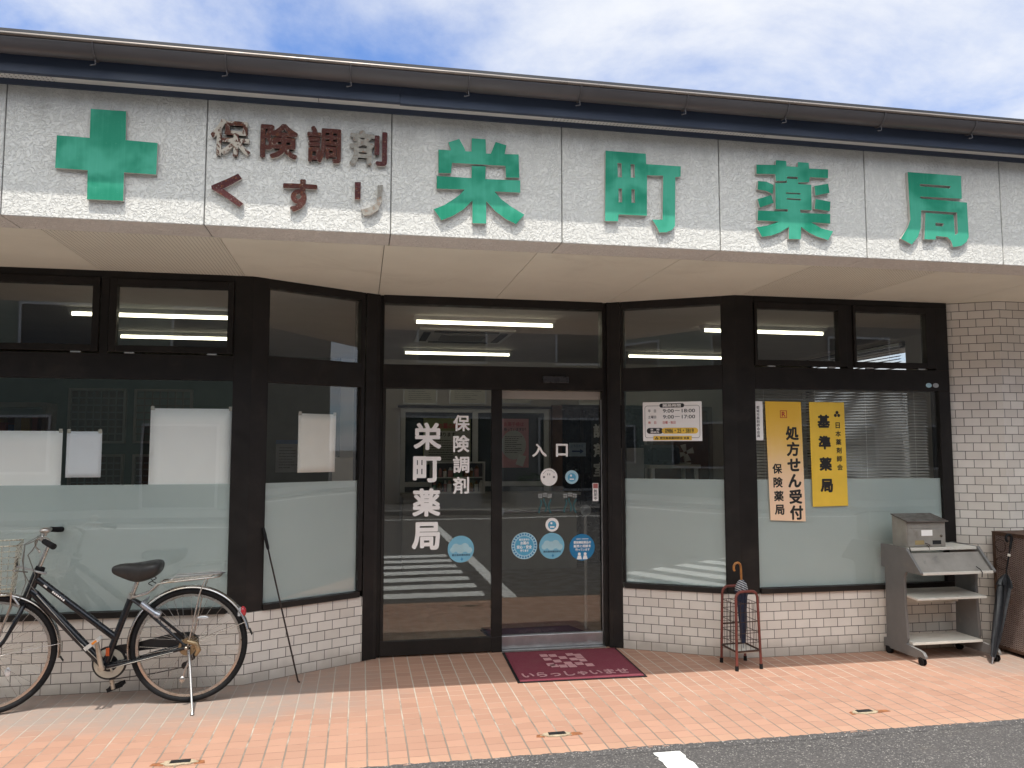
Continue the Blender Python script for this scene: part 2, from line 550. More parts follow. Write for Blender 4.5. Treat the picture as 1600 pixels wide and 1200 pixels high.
DUSTY = mat('dusty_grey_board', (0.235, 0.215, 0.19), 0.55, 0, 0.18, 6, dirt=(0.13, 0.12, 0.11), dscale=9)
MBOX = mat('weathered_steel_mailbox', (0.36, 0.34, 0.305), 0.42, 0.45, 0.12, 10, dirt=(0.27, 0.24, 0.20), dscale=8)
MBOXROOF = mat('brown_mailbox_lid', (0.15, 0.13, 0.115), 0.45, 0.5, 0.15, 12)
REDTUBE = mat('rusty_red_tube', (0.17, 0.042, 0.032), 0.45, 0.1, 0.25, 25, dirt=(0.12, 0.05, 0.03), dscale=20)
RUSTWIRE = mat('dark_rusty_wire', (0.07, 0.04, 0.03), 0.6, 0.4, 0.3, 40)
NAVYCLOTH = mat('navy_umbrella_cloth', (0.010, 0.018, 0.045), 0.6, 0, 0.25, 30, bump=0.002, bscale=60)
BLACKCLOTH = mat('black_umbrella_cloth', (0.012, 0.013, 0.016), 0.42, 0, 0.3, 25, bump=0.004, bscale=50)
BAMBOO = mat('bamboo_handle', (0.36, 0.15, 0.035), 0.4, 0, 0.35, 40, dirt=(0.20, 0.07, 0.015), dscale=35)
WOODBROWN = mat('dark_wood', (0.12, 0.055, 0.03), 0.5, 0, 0.3, 8)
STICKER = mat('sticker_blue', (0.09, 0.38, 0.58), 0.5, 0, 0.06, 10)
STICKERC = mat('sticker_sky_blue', (0.19, 0.47, 0.63), 0.5, 0, 0.06, 10)
STICKERD = mat('sticker_deep_blue', (0.015, 0.20, 0.42), 0.5, 0, 0.06, 10)
STICKERL = mat('sticker_pale_blue', (0.40, 0.62, 0.72), 0.5, 0, 0.06, 10)
TEALDK = mat('sticker_teal_stem', (0.030, 0.10, 0.11), 0.5, 0, 0.2, 30)
LAMP = emit('fluorescent_tube', (1.0, 0.93, 0.68), 4.5)

# ------------------------------------------------------------------ geometry helpers
class Fr:
    """upright frame: s along d (plan direction), n outwards (towards the street), z up"""
    def __init__(self, ox, oy, deg):
        a = math.radians(deg)
        self.o = Vector((ox, oy, 0))
        self.d = Vector((math.cos(a), math.sin(a), 0))
        self.n = Vector((math.sin(a), -math.cos(a), 0))

    def P(self, s, n, z):
        return self.o + self.d * s + self.n * n + Vector((0, 0, z))


WORLD = Fr(0, 0, 0)


class MB:
    def __init__(self):
        self.v, self.f, self.sm, self.uv = [], [], [], {}

    def add(self, verts, faces, smooth=False):
        b = len(self.v)
        self.v += [Vector(p) for p in verts]
        for f in faces:
            self.f.append([b + i for i in f])
            self.sm.append(smooth)
        return self

    def box(self, fr, s0, s1, n0, n1, z0, z1):
        """box in a frame; n grows outwards"""
        c = [fr.P(s, n, z) for z in (z0, z1) for n in (n0, n1) for s in (s0, s1)]
        return self.add(c, [(0, 1, 3, 2), (4, 6, 7, 5), (0, 4, 5, 1), (2, 3, 7, 6), (0, 2, 6, 4), (1, 5, 7, 3)])

    def bx(self, x0, x1, y0, y1, z0, z1):
        c = [(x, y, z) for z in (z0, z1) for y in (y0, y1) for x in (x0, x1)]
        return self.add(c, [(0, 2, 3, 1), (4, 5, 7, 6), (0, 1, 5, 4), (2, 6, 7, 3), (0, 4, 6, 2), (1, 3, 7, 5)])

    def wall(self, fr, s0, s1, n0, n1, z0, z1, u0=0.0):
        """box whose faces carry metric UVs so that tile courses run on round corners"""
        k = len(self.f)
        self.box(fr, s0, s1, n0, n1, z0, z1)
        for i in range(k, len(self.f)):
            pts = [self.v[j] for j in self.f[i]]
            nrm = (pts[1] - pts[0]).cross(pts[2] - pts[0]).normalized()
            L = []
            for p in pts:
                q = p - fr.o
                s, n = q.dot(fr.d), q.dot(fr.n)
                if abs(nrm.dot(fr.n)) > 0.7:
                    L.append((s + u0, q.z))
                elif abs(nrm.z) > 0.7:
                    L.append((s + u0, n))
                else:
                    L.append((n + u0, q.z))
            self.uv[i] = L
        return self

    def tube(self, pts, r, seg=8, closed=False):
        pts = [Vector(p) for p in pts]
        rs = r if isinstance(r, (list, tuple)) else [r] * len(pts)
        n = len(pts)
        T = []
        for i in range(n):
            if closed:
                d = pts[(i + 1) % n] - pts[i - 1]
            else:
                d = pts[min(i + 1, n - 1)] - pts[max(i - 1, 0)]
            T.append(d.normalized() if d.length > 1e-9 else Vector((0, 0, 1)))
        u = T[0].orthogonal().normalized()
        vs = []
        for i in range(n):
            u = (u - T[i] * u.dot(T[i]))
            u = u.normalized() if u.length > 1e-6 else T[i].orthogonal().normalized()
            w_ = T[i].cross(u)
            for k in range(seg):
                a = 2 * PI * k / seg
                vs.append(pts[i] + (u * math.cos(a) + w_ * math.sin(a)) * rs[i])
        fs = []
        for i in range(n if closed else n - 1):
            j = (i + 1) % n
            for k in range(seg):
                k2 = (k + 1) % seg
                fs.append((i * seg + k, i * seg + k2, j * seg + k2, j * seg + k))
        self.add(vs, fs, True)
        if not closed:
            self.add(vs[:seg], [tuple(range(seg))[::-1]])
            self.add(vs[-seg:], [tuple(range(seg))])
        return self

    def cyl(self, a, b, r0, r1=None, seg=20):
        r1 = r0 if r1 is None else r1
        a, b = Vector(a), Vector(b)
        t = (b - a).normalized()
        u = t.orthogonal().normalized()
        w_ = t.cross(u)
        A = [a + (u * math.cos(2 * PI * k / seg) + w_ * math.sin(2 * PI * k / seg)) * r0 for k in range(seg)]
        B = [b + (u * math.cos(2 * PI * k / seg) + w_ * math.sin(2 * PI * k / seg)) * r1 for k in range(seg)]
        self.add(A + B, [(k, (k + 1) % seg, seg + (k + 1) % seg, seg + k) for k in range(seg)], True)
        self.add(A, [tuple(range(seg))[::-1]])
        self.add(B, [tuple(range(seg))])
        return self

    def ring(self, c, axis, r_out, r_in, h, seg=48):
        """flat annulus with thickness h along axis"""
        c, axis = Vector(c), Vector(axis).normalized()
        u = axis.orthogonal().normalized()
        w_ = axis.cross(u)
        vs = []
        for k in range(seg):
            a = 2 * PI * k / seg
            e = u * math.cos(a) + w_ * math.sin(a)
            for rr, hh in ((r_out, -h / 2), (r_out, h / 2), (r_in, h / 2), (r_in, -h / 2)):
                vs.append(c + e * rr + axis * hh)
        fs = []
        for k in range(seg):
            j = (k + 1) % seg
            for q in range(4):
                q2 = (q + 1) % 4
                fs.append((k * 4 + q, j * 4 + q, j * 4 + q2, k * 4 + q2))
        return self.add(vs, fs, False)

    def prism(self, pts, off):
        """planar outline pushed along the vector off"""
        pts = [Vector(p) for p in pts]
        off = Vector(off)
        n = len(pts)
        nrm = Vector((0, 0, 0))
        for i in range(n):
            nrm += pts[i].cross(pts[(i + 1) % n])
        if nrm.dot(off) > 0:
            pts = pts[::-1]
        q = [p + off for p in pts]
        self.add(pts + q, [tuple(range(n)), tuple(range(2 * n - 1, n - 1, -1))] +
                 [(i, n + i, n + (i + 1) % n, (i + 1) % n) for i in range(n)])
        return self

    def sphere(self, c, rx, ry=None, rz=None, seg=16, rings=10):
        ry = rx if ry is None else ry
        rz = rx if rz is None else rz
        c = Vector(c)
        vs = [c + Vector((0, 0, rz))]
        for i in range(1, rings):
            ph = PI * i / rings
            for k in range(seg):
                a = 2 * PI * k / seg
                vs.append(c + Vector((rx * math.sin(ph) * math.cos(a), ry * math.sin(ph) * math.sin(a), rz * math.cos(ph))))
        vs.append(c - Vector((0, 0, rz)))
        fs = [(0, 1 + k, 1 + (k + 1) % seg) for k in range(seg)]
        for i in range(rings - 2):
            for k in range(seg):
                a, b = 1 + i * seg + k, 1 + i * seg + (k + 1) % seg
                fs.append((a, a + seg, b + seg, b))
        e = len(vs) - 1
        o = 1 + (rings - 2) * seg
        fs += [(e, o + (k + 1) % seg, o + k) for k in range(seg)]
        return self.add(vs, fs, True)

    def build(self, name, material, parent=None, bevel=0.0, loc=None):
        me = bpy.data.meshes.new(name)
        if loc is None:
            loc = root_of(parent).location if parent is not None else Vector((0, 0, 0))
        loc = Vector(loc)
        me.from_pydata([tuple(p - loc) for p in self.v], [], self.f)
        me.polygons.foreach_set('use_smooth', self.sm)
        if self.uv:
            ul = me.uv_layers.new(name='UVMap')
            for i, L in self.uv.items():
                for k, li in enumerate(me.polygons[i].loop_indices):
                    ul.data[li].uv = L[k]
        me.update()
        me.materials.append(material)
        o = bpy.data.objects.new(name, me)
        COL.objects.link(o)
        if parent is None:
            o.location = loc
        else:
            o.parent = parent
        if bevel > 0:
            b = o.modifiers.new('bevel', 'BEVEL')
            b.width = bevel
            b.segments = 2
            b.limit_method = 'ANGLE'
            b.angle_limit = math.radians(40)
        return o


def root_of(o):
    while o.parent is not None:
        o = o.parent
    return o


def tag(o, label=None, cat=None, group=None, kind=None):
    if label:
        o['label'] = label
    if cat:
        o['category'] = cat
    if group:
        o['group'] = group
    if kind:
        o['kind'] = kind
    return o


def thing(name, loc, label, cat, group=None):
    o = bpy.data.objects.new(name, None)
    COL.objects.link(o)
    o.empty_display_size = 0.1
    o.location = loc
    return tag(o, label, cat, group)


def dup(src, loc, label=None, rz=None):
    r = src.copy()
    COL.objects.link(r)
    r.location = loc
    if rz is not None:
        r.rotation_euler[2] = rz
    if label:
        r['label'] = label
    for ch in list(src.children):
        c = ch.copy()
        COL.objects.link(c)
        c.parent = r
        for g in ch.children:
            d = g.copy()
            COL.objects.link(d)
            d.parent = c
    return r


def text_mesh(s, bold=0.0, extrude=0.0, res=3):
    """outline of a string in the built-in typeface: vertices in its own plane, and faces"""
    cu = bpy.data.curves.new('lettering', 'FONT')
    cu.body = s
    cu.size = 1.0
    cu.extrude = extrude
    cu.resolution_u = res
    ob = bpy.data.objects.new('lettering', cu)
    COL.objects.link(ob)
    bpy.context.view_layer.update()
    me = ob.to_mesh()
    vs = [v.co.copy() for v in me.vertices]
    fs = [tuple(p.vertices) for p in me.polygons]
    ob.to_mesh_clear()
    bpy.data.objects.remove(ob)
    bpy.data.curves.remove(cu)
    if bold > 0:
        # thicken the strokes with shifted copies, each a hair lower than the last
        V, F = list(vs), list(fs)
        m = 8 if extrude > 0 or res > 2 else 4
        for k in range(m):
            a = 2 * PI * (k + .5) / m
            dx, dy = bold * math.cos(a) * 1.1, bold * math.sin(a) * 1.1
            b = len(V)
            for v in vs:
                V.append(Vector((v.x + dx, v.y + dy, v.z * (1 - .012 * (k + 1)) if extrude > 0 else -(k + 1))))
            F += [tuple(b + i for i in f) for f in fs]
        vs, fs = V, F
    return vs, fs


def put_text(mb, s, fr, s0, s1, z0, z1, n, bold=0.0, thick=0.0, res=3, up=None, keep=False):
    """fit a string into a rectangle of an upright frame, n metres proud of it"""
    vs, fs = text_mesh(s, bold, 0.5 if thick > 0 else 0.0, res)
    if not vs:
        return
    x0, x1 = min(v.x for v in vs), max(v.x for v in vs)
    y0, y1 = min(v.y for v in vs), max(v.y for v in vs)
    kx = (s1 - s0) / max(1e-6, x1 - x0)
    ky = (z1 - z0) / max(1e-6, y1 - y0)
    if keep:
        kx = ky = min(kx, ky)
        s0 = (s0 + s1) / 2 - kx * (x1 - x0) / 2
        z0 = (z0 + z1) / 2 - ky * (y1 - y0) / 2
    out = []
    for v in vs:
        ss, zz_ = s0 + (v.x - x0) * kx, z0 + (v.y - y0) * ky
        nn = n + v.z * (thick if thick > 0 else 0.00005)
        out.append(fr.P(ss, nn, zz_) if up is None else fr.o + fr.d * ss + up * zz_ + fr.n * nn)
    mb.add(out, fs)


def put_column(mb, chars, fr, sc_, z_top, size, pitch, n, bold=0.0, thick=0.0, res=3, shear=0.0):
    for i, ch in enumerate(chars):
        zc = z_top - size / 2 - i * pitch
        cs = sc_ + shear * i
        if ch.strip():
            put_text(mb, ch, fr, cs - size / 2, cs + size / 2, zc - size / 2, zc + size / 2, n, bold, thick, res, keep=True)


def pale_sides(me):
    """unpainted edges of a cut-out letter"""
    me.materials.append(mat('pale_letter_edge', (0.40, 0.36, 0.34), 0.85, 0, 0.15, 20))
    for p in me.polygons:
        if abs(p.normal.y) < .5:
            p.material_index = 1


def outline_mesh(polys, fr_n, depth, name, material, label, cat, y_front):
    """letter cut from sheet: filled outlines (with holes) given in facade x,z and extruded backwards"""
    cu = bpy.data.curves.new(name, 'CURVE')
    cu.dimensions = '2D'
    cu.fill_mode = 'BOTH'
    cu.extrude = depth / 2
    cx = sum(p[0] for p in polys[0]) / len(polys[0])
    cz = sum(p[1] for p in polys[0]) / len(polys[0])
    for po in polys:
        sp = cu.splines.new('POLY')
        sp.points.add(len(po) - 1)
        for q, (x, z) in zip(sp.points, po):
            q.co = (x - cx, z - cz, 0, 1)
        sp.use_cyclic_u = True
    ob = bpy.data.objects.new(name, cu)
    COL.objects.link(ob)
    bpy.context.view_layer.update()
    src = ob.to_mesh()
    me = bpy.data.meshes.new(name)
    me.from_pydata([(v.co.x, -v.co.z, v.co.y) for v in src.vertices], [], [tuple(p.vertices) for p in src.polygons])
    ob.to_mesh_clear()
    bpy.data.objects.remove(ob)
    bpy.data.curves.remove(cu)
    me.materials.append(material)
    pale_sides(me)
    o = bpy.data.objects.new(name, me)
    COL.objects.link(o)
    o.location = (cx, y_front + depth / 2, cz)
    tag(o, label, cat)
    return o


def disc_pts(fr, sc_, zc, r, n, seg=40, a0=0.0):
    return [fr.P(sc_ + r * math.cos(2 * PI * k / seg + a0), n, zc + r * math.sin(2 * PI * k / seg + a0)) for k in range(seg)]


def disc(mb, fr, sc_, zc, r, n0, n1, seg=40):
    mb.prism(disc_pts(fr, sc_, zc, r, n0, seg), fr.n * (n1 - n0))


def arc(c, r, a0, a1, n, y=0.0):
    """points of an arc in the x,z plane"""
    return [(c[0] + r * math.cos(a0 + (a1 - a0) * i / n), c[1] + y, c[2] + r * math.sin(a0 + (a1 - a0) * i / n)) for i in range(n + 1)]


# ------------------------------------------------------------------ ground and street (setting)
g = MB()
g.add([(-400, -400, -0.014), (400, -400, -0.014), (400, 3.978, -0.014), (-400, 3.978, -0.014)], [(0, 1, 2, 3)])
g.add([(-400, 3.978, -0.014), (400, 3.978, -0.014), (400, 500, -0.014), (-400, 500, -0.014)], [(0, 1, 2, 3)])
tag(g.build('road', ASPH), kind='structure')

pv = MB()
pv.bx(-14, 14, 3.978, 11.0, -0.3, 0.0)
tag(pv.build('pavement', PAVE, bevel=0.004), kind='structure')

pv = MB()
pv.bx(-60, 60, -8.6, -6.4, -0.3, 0.10)
tag(pv.build('pavement', mat('far_concrete_paving', (0.22, 0.21, 0.20), .9, 0, .15, 3), bevel=0.01), kind='structure')


def ragged_strip(mb, p0, p1, width, z, step=0.03, amp=0.008, seed=1):
    rnd = random.Random(seed)
    p0, p1 = Vector(p0), Vector(p1)
    d = p1 - p0
    L = d.length
    d.normalize()
    q = Vector((-d.y, d.x))
    n = max(2, int(L / step))
    A, B = [], []
    for i in range(n + 1):
        c = p0 + d * (L * i / n)
        e0 = rnd.uniform(-amp, amp) * 1.0
        e1 = rnd.uniform(-amp, amp) * 1.0
        A.append((c.x + q.x * (width / 2 + e0), c.y + q.y * (width / 2 + e0), z))
        B.append((c.x - q.x * (width / 2 + e1), c.y - q.y * (width / 2 + e1), z))
    vs = A + B
    mb.add(vs, [(i, n + 1 + i, n + 2 + i, i + 1) for i in range(n)])


rm = MB()
ragged_strip(rm, (1.545, 3.925), (1.47, -4.6), 0.145, -0.0095, seed=3)
tag(rm.build('road_marking', PAINT), kind='structure')
rm = MB()
for i in range(7):
    y = 3.54 - i * 0.505
    ragged_strip(rm, (-0.45, y), (1.30 - 0.012 * i, y), 0.27, -0.0095, seed=20 + i, amp=0.012)
tag(rm.build('road_marking', PAINT), kind='structure')
rm = MB()
ragged_strip(rm, (-60, -5.3), (60, -5.3), 0.15, -0.0095, step=0.4, seed=9)
tag(rm.build('road_marking', PAINT), kind='structure')

# the crumbled asphalt edge laps a little over the paving
rm = MB()
rnd = random.Random(77)
vs = []
NE = 900
for i in range(NE + 1):
    x = -9 + 18 * i / NE
    vs += [(x, 3.95, -0.0125), (x, 3.980 + rnd.uniform(-.004, .009) + .006 * math.sin(x * 3.1) * math.sin(x * 7.7), 0.0035 - .002 * rnd.random()), (x, 3.9805 + .014 + .006 * math.sin(x * 3.1), -0.004)]
rm.add(vs, [f for i in range(NE) for f in ((3 * i, 3 * i + 3, 3 * i + 4, 3 * i + 1), (3 * i + 1, 3 * i + 4, 3 * i + 5, 3 * i + 2))])
tag(rm.build('road_edge', ASPH), kind='structure')

# little cut-off post stubs in the paving, with rust runs
STUB = mat('old_mortar_collar', (0.36, 0.29, 0.20), 0.9, 0, 0.3, 60, bump=0.004, bscale=90)
RUST = mat('rust_stain', (0.24, 0.09, 0.035), 0.9, 0, 0.5, 40)
for k, (px, py_, lb) in enumerate([(-0.835, 4.205, 'rusty cut-off post stub in the paving in front of the bicycle'),
                                   (1.05, 4.232, 'rusty cut-off post stub in the paving in front of the doormat'),
                                   (2.88, 4.250, 'rusty cut-off post stub in the paving in front of the yellow signs')]):
    t_ = thing('post_stub', (px, py_, 0), lb, 'post stub', 'cut-off post stubs in the paving')
    rnd = random.Random(k)
    m = MB()
    n = 22
    co = [(px + (0.080 + rnd.uniform(-.012, .012)) * math.cos(2 * PI * i / n), py_ + (0.034 + rnd.uniform(-.006, .006)) * math.sin(2 * PI * i / n), 0.0006) for i in range(n)]
    m.prism(co, (0, 0, 0.005))
    m.build('mortar_collar', STUB, t_)
    m = MB()
    m.prism([(px - .045, py_ - .010, .0056), (px + .05, py_ - .008, .0056), (px + .047, py_ + .026, .0056), (px - .043, py_ + .024, .0056)], (0, 0, 0.003))
    m.build('cut_tube', DARK, t_)
    for sgn, ln in ((1, .050 + .02 * k), (-1, .065 - .02 * k)):
        pts = [(px + sgn * .07, py_ - .026, .0004), (px + sgn * (.07 + ln), py_ - .020 + rnd.uniform(-.008, .008), .0004), (px + sgn * (.062 + ln), py_ + .016, .0004), (px + sgn * .07, py_ + .026, .0004)]
        m = MB()
        m.prism(pts if sgn > 0 else pts[::-1], (0, 0, .0012))
        m.build('rust_run', RUST, t_)

# ------------------------------------------------------------------ the pharmacy building
C30, S30 = math.cos(PI / 6), 0.5
FL = Fr(-0.715, 5.475, 0)       # left shop window, s < 0
DL = Fr(-0.715, 5.475, 30)      # left splayed bay
FD = Fr(0.108, 5.95, 0)         # entrance
DR = Fr(1.925, 5.95, -30)       # right splayed bay
FR = Fr(2.748, 5.475, 0)        # right shop window
CC = Fr(4.571, 5.511, -30)      # splayed tile pier
WR = Fr(4.891, 5.326, 0)        # tile wall right of the pier
BAYL = 0.950
H = 2.667

bld = thing('pharmacy_building', (1.0, 7.8, 0), 'single-storey pharmacy with white stucco fascia, dark bronze windows and white tiled base', 'building')

# stucco fascia in separate panels with open joints, turned under at the bottom
edges = [0.1433 + 0.9533 * k for k in range(-6, 8)]
m = MB()
for a, b in zip(edges[:-1], edges[1:]):
    m.bx(a + 0.0030, b - 0.0030, 4.245, 4.49, H, 3.345)
m.build('fascia', STUCCO, bld, bevel=0.004)
X0, X1 = edges[0], edges[-1]
m = MB()
m.bx(X0, X1, 4.251, 4.488, 2.673, 3.340)
m.build('fascia_backing', mat('grey_joint_sealant', (0.16, 0.155, 0.145), .8, 0, .2, 5), bld)
m = MB()
m.bx(X0, X1, 4.232, 4.30, 3.3345, 3.362)
m.build('fascia_trim', NAVY, bld)
# eave
xs = [X0] + [-4.1 + 1.285 * k for k in range(8)] + [X1]
for i in range(len(xs) - 1):
    m = MB()
    m.bx(xs[i] + 0.002, xs[i + 1] - 0.002, 4.150, 4.40, 3.3625, 3.372)
    m.build('perforated_eave_board' if i in (2, 5) else 'eave_board', PERFW if i in (2, 5) else EAVEW, bld)
m = MB()
m.bx(X0, 0.18, 4.118, 4.149, 3.348, 3.52)
m.bx(0.18, X1, 4.121, 4.149, 3.344, 3.52)
m.build('barge_board', NAVY, bld, bevel=0.002)
# half-round gutter with a rolled lip, and its brackets
prof = [(4.066 + 0.060 * math.cos(a), 3.478 + 0.062 * math.sin(a)) for a in [PI + PI * i / 14 for i in range(15)]]
prof_in = [(4.066 + 0.056 * math.cos(a), 3.478 + 0.058 * math.sin(a)) for a in [2 * PI - PI * i / 14 for i in range(15)]]
m = MB()
xe = [X0, -3.2, 0.9, 5.0, X1]
for a, b in zip(xe[:-1], xe[1:]):
    pts = [(a, y, z) for y, z in prof + prof_in]
    vs = pts + [(b, y, z) for _, y, z in pts]
    n = len(pts)
    m.add(vs, [(i, (i + 1) % n, n + (i + 1) % n, n + i) for i in range(n)], True)
gut = m.build('gutter', GUTTER, bld)
m = MB()
m.tube([(X0, 4.003, 3.482), (X1, 4.003, 3.482)], 0.0085, 10)
m.build('gutter_lip', mat('worn_gutter_lip', (0.20, 0.17, 0.15), 0.35, 0.3, 0.2, 3), gut)
for k in range(-6, 13):
    x = -1.30 + 0.612 * k
    m = MB()
    m.tube([(x, 4.066 + 0.0635 * math.cos(a), 3.478 + 0.0655 * math.sin(a)) for a in [PI + PI * i / 10 for i in range(0, 8)]], 0.0045, 6)
    m.tube([(x, 4.05, 3.414), (x + .004, 4.05, 3.385), (x - 0.022, 4.052, 3.380)], 0.0032, 6)
    m.build('gutter_bracket', GUTTER, gut)
# roof and body
ROOFM = mat('dark_roof_sheet', (0.05, 0.05, 0.055), 0.5, 0.2, 0.15, 2)
m = MB()
m.prism([(X0 - .05, 4.075, 3.508), (X0 - .05, 4.075, 3.543), (X0 - .05, 10.7, 5.14), (X0 - .05, 10.7, 5.10)], (X1 - X0 + .1, 0, 0))
m.build('roof', ROOFM, bld)
SIDE = mat('grey_render', (0.42, 0.41, 0.39), 0.9, 0, 0.08, 2)
m = MB()
m.prism([(-5.55, 4.5, 2.72), (-5.55, 4.5, 3.60), (-5.55, 10.5, 5.05), (-5.55, 10.5, 2.72)], (0.2, 0, 0))
m.prism([(6.55, 4.5, 2.72), (6.55, 4.5, 3.60), (6.55, 10.5, 5.05), (6.55, 10.5, 2.72)], (0.2, 0, 0))
m.bx(-5.35, 6.55, 4.495, 10.4, 2.70, 2.80)
m.bx(-5.35, 6.55, 10.4, 10.5, 2.70, 5.0)
m.build('upper_wall', SIDE, bld)
# soffit boards, plain and perforated, with open joints
jl = [-1.665 + 0.8915 * k for k in range(-5, 10)]
for i, (a, b) in enumerate(zip(jl[:-1], jl[1:])):
    m = MB()
    m.bx(a + 0.002, b - 0.002, 4.490, 6.02, H, 2.682)
    m.build('perforated_soffit_board' if i in (5, 10) else 'soffit_board', PERF if i in (5, 10) else SOFFIT, bld)
m = MB()
m.bx(jl[0], jl[-1], 4.49, 6.02, 2.6835, 2.6995)
m.build('soffit_backing', DARK, bld)

# tiled base walls, pier and end wall
BASE = 0.457
m = MB()
m.wall(FL, -1.735, 0.0, -0.14, 0.0, 0.0, BASE, u0=3.42)
m.build('base_wall', TILE, bld)
m = MB()
m.wall(DL, 0.0, 0.862, -0.14, 0.0, 0.0, BASE, u0=3.42)
m.build('base_wall', TILE, bld)
m = MB()
m.wall(DR, 0.078, BAYL, -0.14, 0.0, 0.0, BASE, u0=1.02)
m.build('base_wall', TILE, bld)
m = MB()
m.wall(FR, 0.0, 1.90, -0.14, 0.0, 0.0, BASE, u0=1.97)
m.build('base_wall', TILE, bld)
m = MB()
m.wall(CC, -0.02, 0.3695, -0.16, 0.0, 0.0, H, u0=0.30)
m.wall(WR, 0.0, 1.2, -0.16, 0.0, 0.0, H, u0=0.67)
m.build('tile_pier', TILE, bld)
m = MB()
m.wall(FL, -3.9, -1.740, -0.14, 0.004, 0.0, H, u0=3.42)
m.build('tile_pier', TILE, bld)


def bars(mb, fr, lst, n0=-0.10, n1=0.0):
    for s0, s1, z0, z1, *d in lst:
        a, b = (d if d else (n0, n1))
        mb.box(fr, s0, s1, a, b, z0, z1)


def pane(fr, s0, s1, z0, z1, n, parent, name='pane'):
    q = MB()
    q.box(fr, s0, s1, n - 0.006, n, z0, z1)
    return q.build(name, GLASS, parent)


def film(fr, s0, s1, z0, z1, n, parent):
    q = MB()
    q.box(fr, s0, s1, n - 0.0012, n, z0, z1)
    return q.build('frosted_film', FILM, parent)


def sash(fr, s0, s1, z0, z1, g, parent):
    """top-hung transom light: proud sash frame, pane, hinge tabs in the shadow gap"""
    q = MB()
    e0, e1, b, t = g
    bars(q, fr, [(s0, e0, z0, z1), (e1, s1, z0, z1), (e0, e1, z0, b), (e0, e1, t, z1)], -0.05, 0.012)
    o = q.build('transom_sash', BRONZE, parent, bevel=0.003)
    pane(fr, e0 - .004, e1 + .004, b - .004, t + .004, -0.012, parent)
    for sx in (s0 + 0.10, s1 - 0.16):
        q = MB()
        q.box(fr, sx, sx + 0.06, -0.01, 0.010, z0 - 0.011, z0 - 0.002)
        q.build('hinge', ALU, parent)
    return o


FILMZ = 1.285
# --- left shop window
m = MB()
bars(m, FL, [(-1.735, -0.118, 2.622, H), (-1.735, -0.118, 1.965, 2.128), (-1.735, -1.66, 0.495, 1.965),
             (-0.945, -0.895, 2.128, 2.622), (-1.735, -1.70, 2.128, 2.622), (-0.1215, -0.118, 2.128, 2.622)])
bars(m, FL, [(-1.735, -0.118, BASE + .0005, 0.495, -0.10, 0.022)])
wl = m.build('shop_window', BRONZE, bld, bevel=0.003)
tag(wl, 'left shop window with two transom lights and white sheets behind the glass')
sash(FL, -0.890, -0.123, 2.140, 2.620, (-0.845, -0.161, 2.182, 2.571), wl)
sash(FL, -1.698, -0.950, 2.140, 2.620, (-1.655, -0.992, 2.182, 2.571), wl)
pane(FL, -1.664, -0.117, 0.491, 1.969, -0.022, wl)
film(FL, -1.662, -0.119, 0.494, FILMZ, -0.029, wl)
# --- left splayed bay
m = MB()
bars(m, DL, [(0.112, 0.832, 2.608, H), (0.112, 0.832, 1.963, 2.142), (0.112, 0.832, BASE + .0005, 0.495, -0.10, 0.018), (0.112, 0.1195, 0.4955, 1.9625), (0.8245, 0.832, 0.4955, 1.9625), (0.112, 0.1195, 2.1425, 2.6075), (0.8245, 0.832, 2.1425, 2.6075)], -0.10, -0.004)
w2 = m.build('shop_window', BRONZE, bld, bevel=0.003)
tag(w2, 'left splayed window with one taped white sheet')
pane(DL, 0.110, 0.834, 2.138, 2.612, -0.030, w2)
pane(DL, 0.110, 0.834, 0.491, 1.967, -0.030, w2)
film(DL, 0.112, 0.832, 0.494, FILMZ, -0.037, w2)
# --- right splayed bay
m = MB()
bars(m, DR, [(0.092, 0.850, 2.608, H), (0.092, 0.850, 1.963, 2.142), (0.092, 0.850, BASE + .0005, 0.495, -0.10, 0.018), (0.092, 0.0985, 0.4955, 1.9625), (0.8435, 0.850, 0.4955, 1.9625), (0.092, 0.0985, 2.1425, 2.6075), (0.8435, 0.850, 2.1425, 2.6075)], -0.10, -0.004)
w3 = m.build('shop_window', BRONZE, bld, bevel=0.003)
tag(w3, 'right splayed window with the opening hours sign')
pane(DR, 0.090, 0.852, 2.138, 2.612, -0.030, w3)
pane(DR, 0.090, 0.852, 0.491, 1.967, -0.030, w3)
film(DR, 0.092, 0.850, 0.494, FILMZ, -0.037, w3)
# --- right shop window
m = MB()
bars(m, FR, [(0.150, 1.807, 2.622, H), (0.150, 1.807, 1.965, 2.128), (1.708, 1.807, 0.495, 1.965), (0.918, 0.972, 2.128, 2.622), (1.690, 1.807, 2.128, 2.622)])
bars(m, FR, [(0.150, 1.807, BASE + .0005, 0.495, -0.10, 0.022)])
w4 = m.build('shop_window', BRONZE, bld, bevel=0.003)
tag(w4, 'right shop window with blind and yellow plates')
sash(FR, 0.153, 0.914, 2.140, 2.620, (0.174, 0.846, 2.182, 2.571), w4)
sash(FR, 0.976, 1.688, 2.140, 2.620, (0.997, 1.606, 2.182, 2.571), w4)
pane(FR, 0.146, 1.712, 0.491, 1.969, -0.022, w4)
film(FR, 0.149, 1.709, 0.494, FILMZ, -0.029, w4)
# small round maker's stickers on the rail
for sx, mt_ in ((1.619, STICKERL), (1.681, ALU)):
    q = MB()
    q.prism([FR.P(sx + .026 * math.cos(a), .0005, 2.009 + .018 * math.sin(a)) for a in [2 * PI * i / 24 for i in range(24)]], FR.n * .001)
    tag(q.build('sticker', mt_, loc=FR.P(sx, .001, 2.009)),
        'small oval %s sticker on the dark rail above the right window' % ('blue' if mt_ is STICKERL else 'silver'), 'sticker')

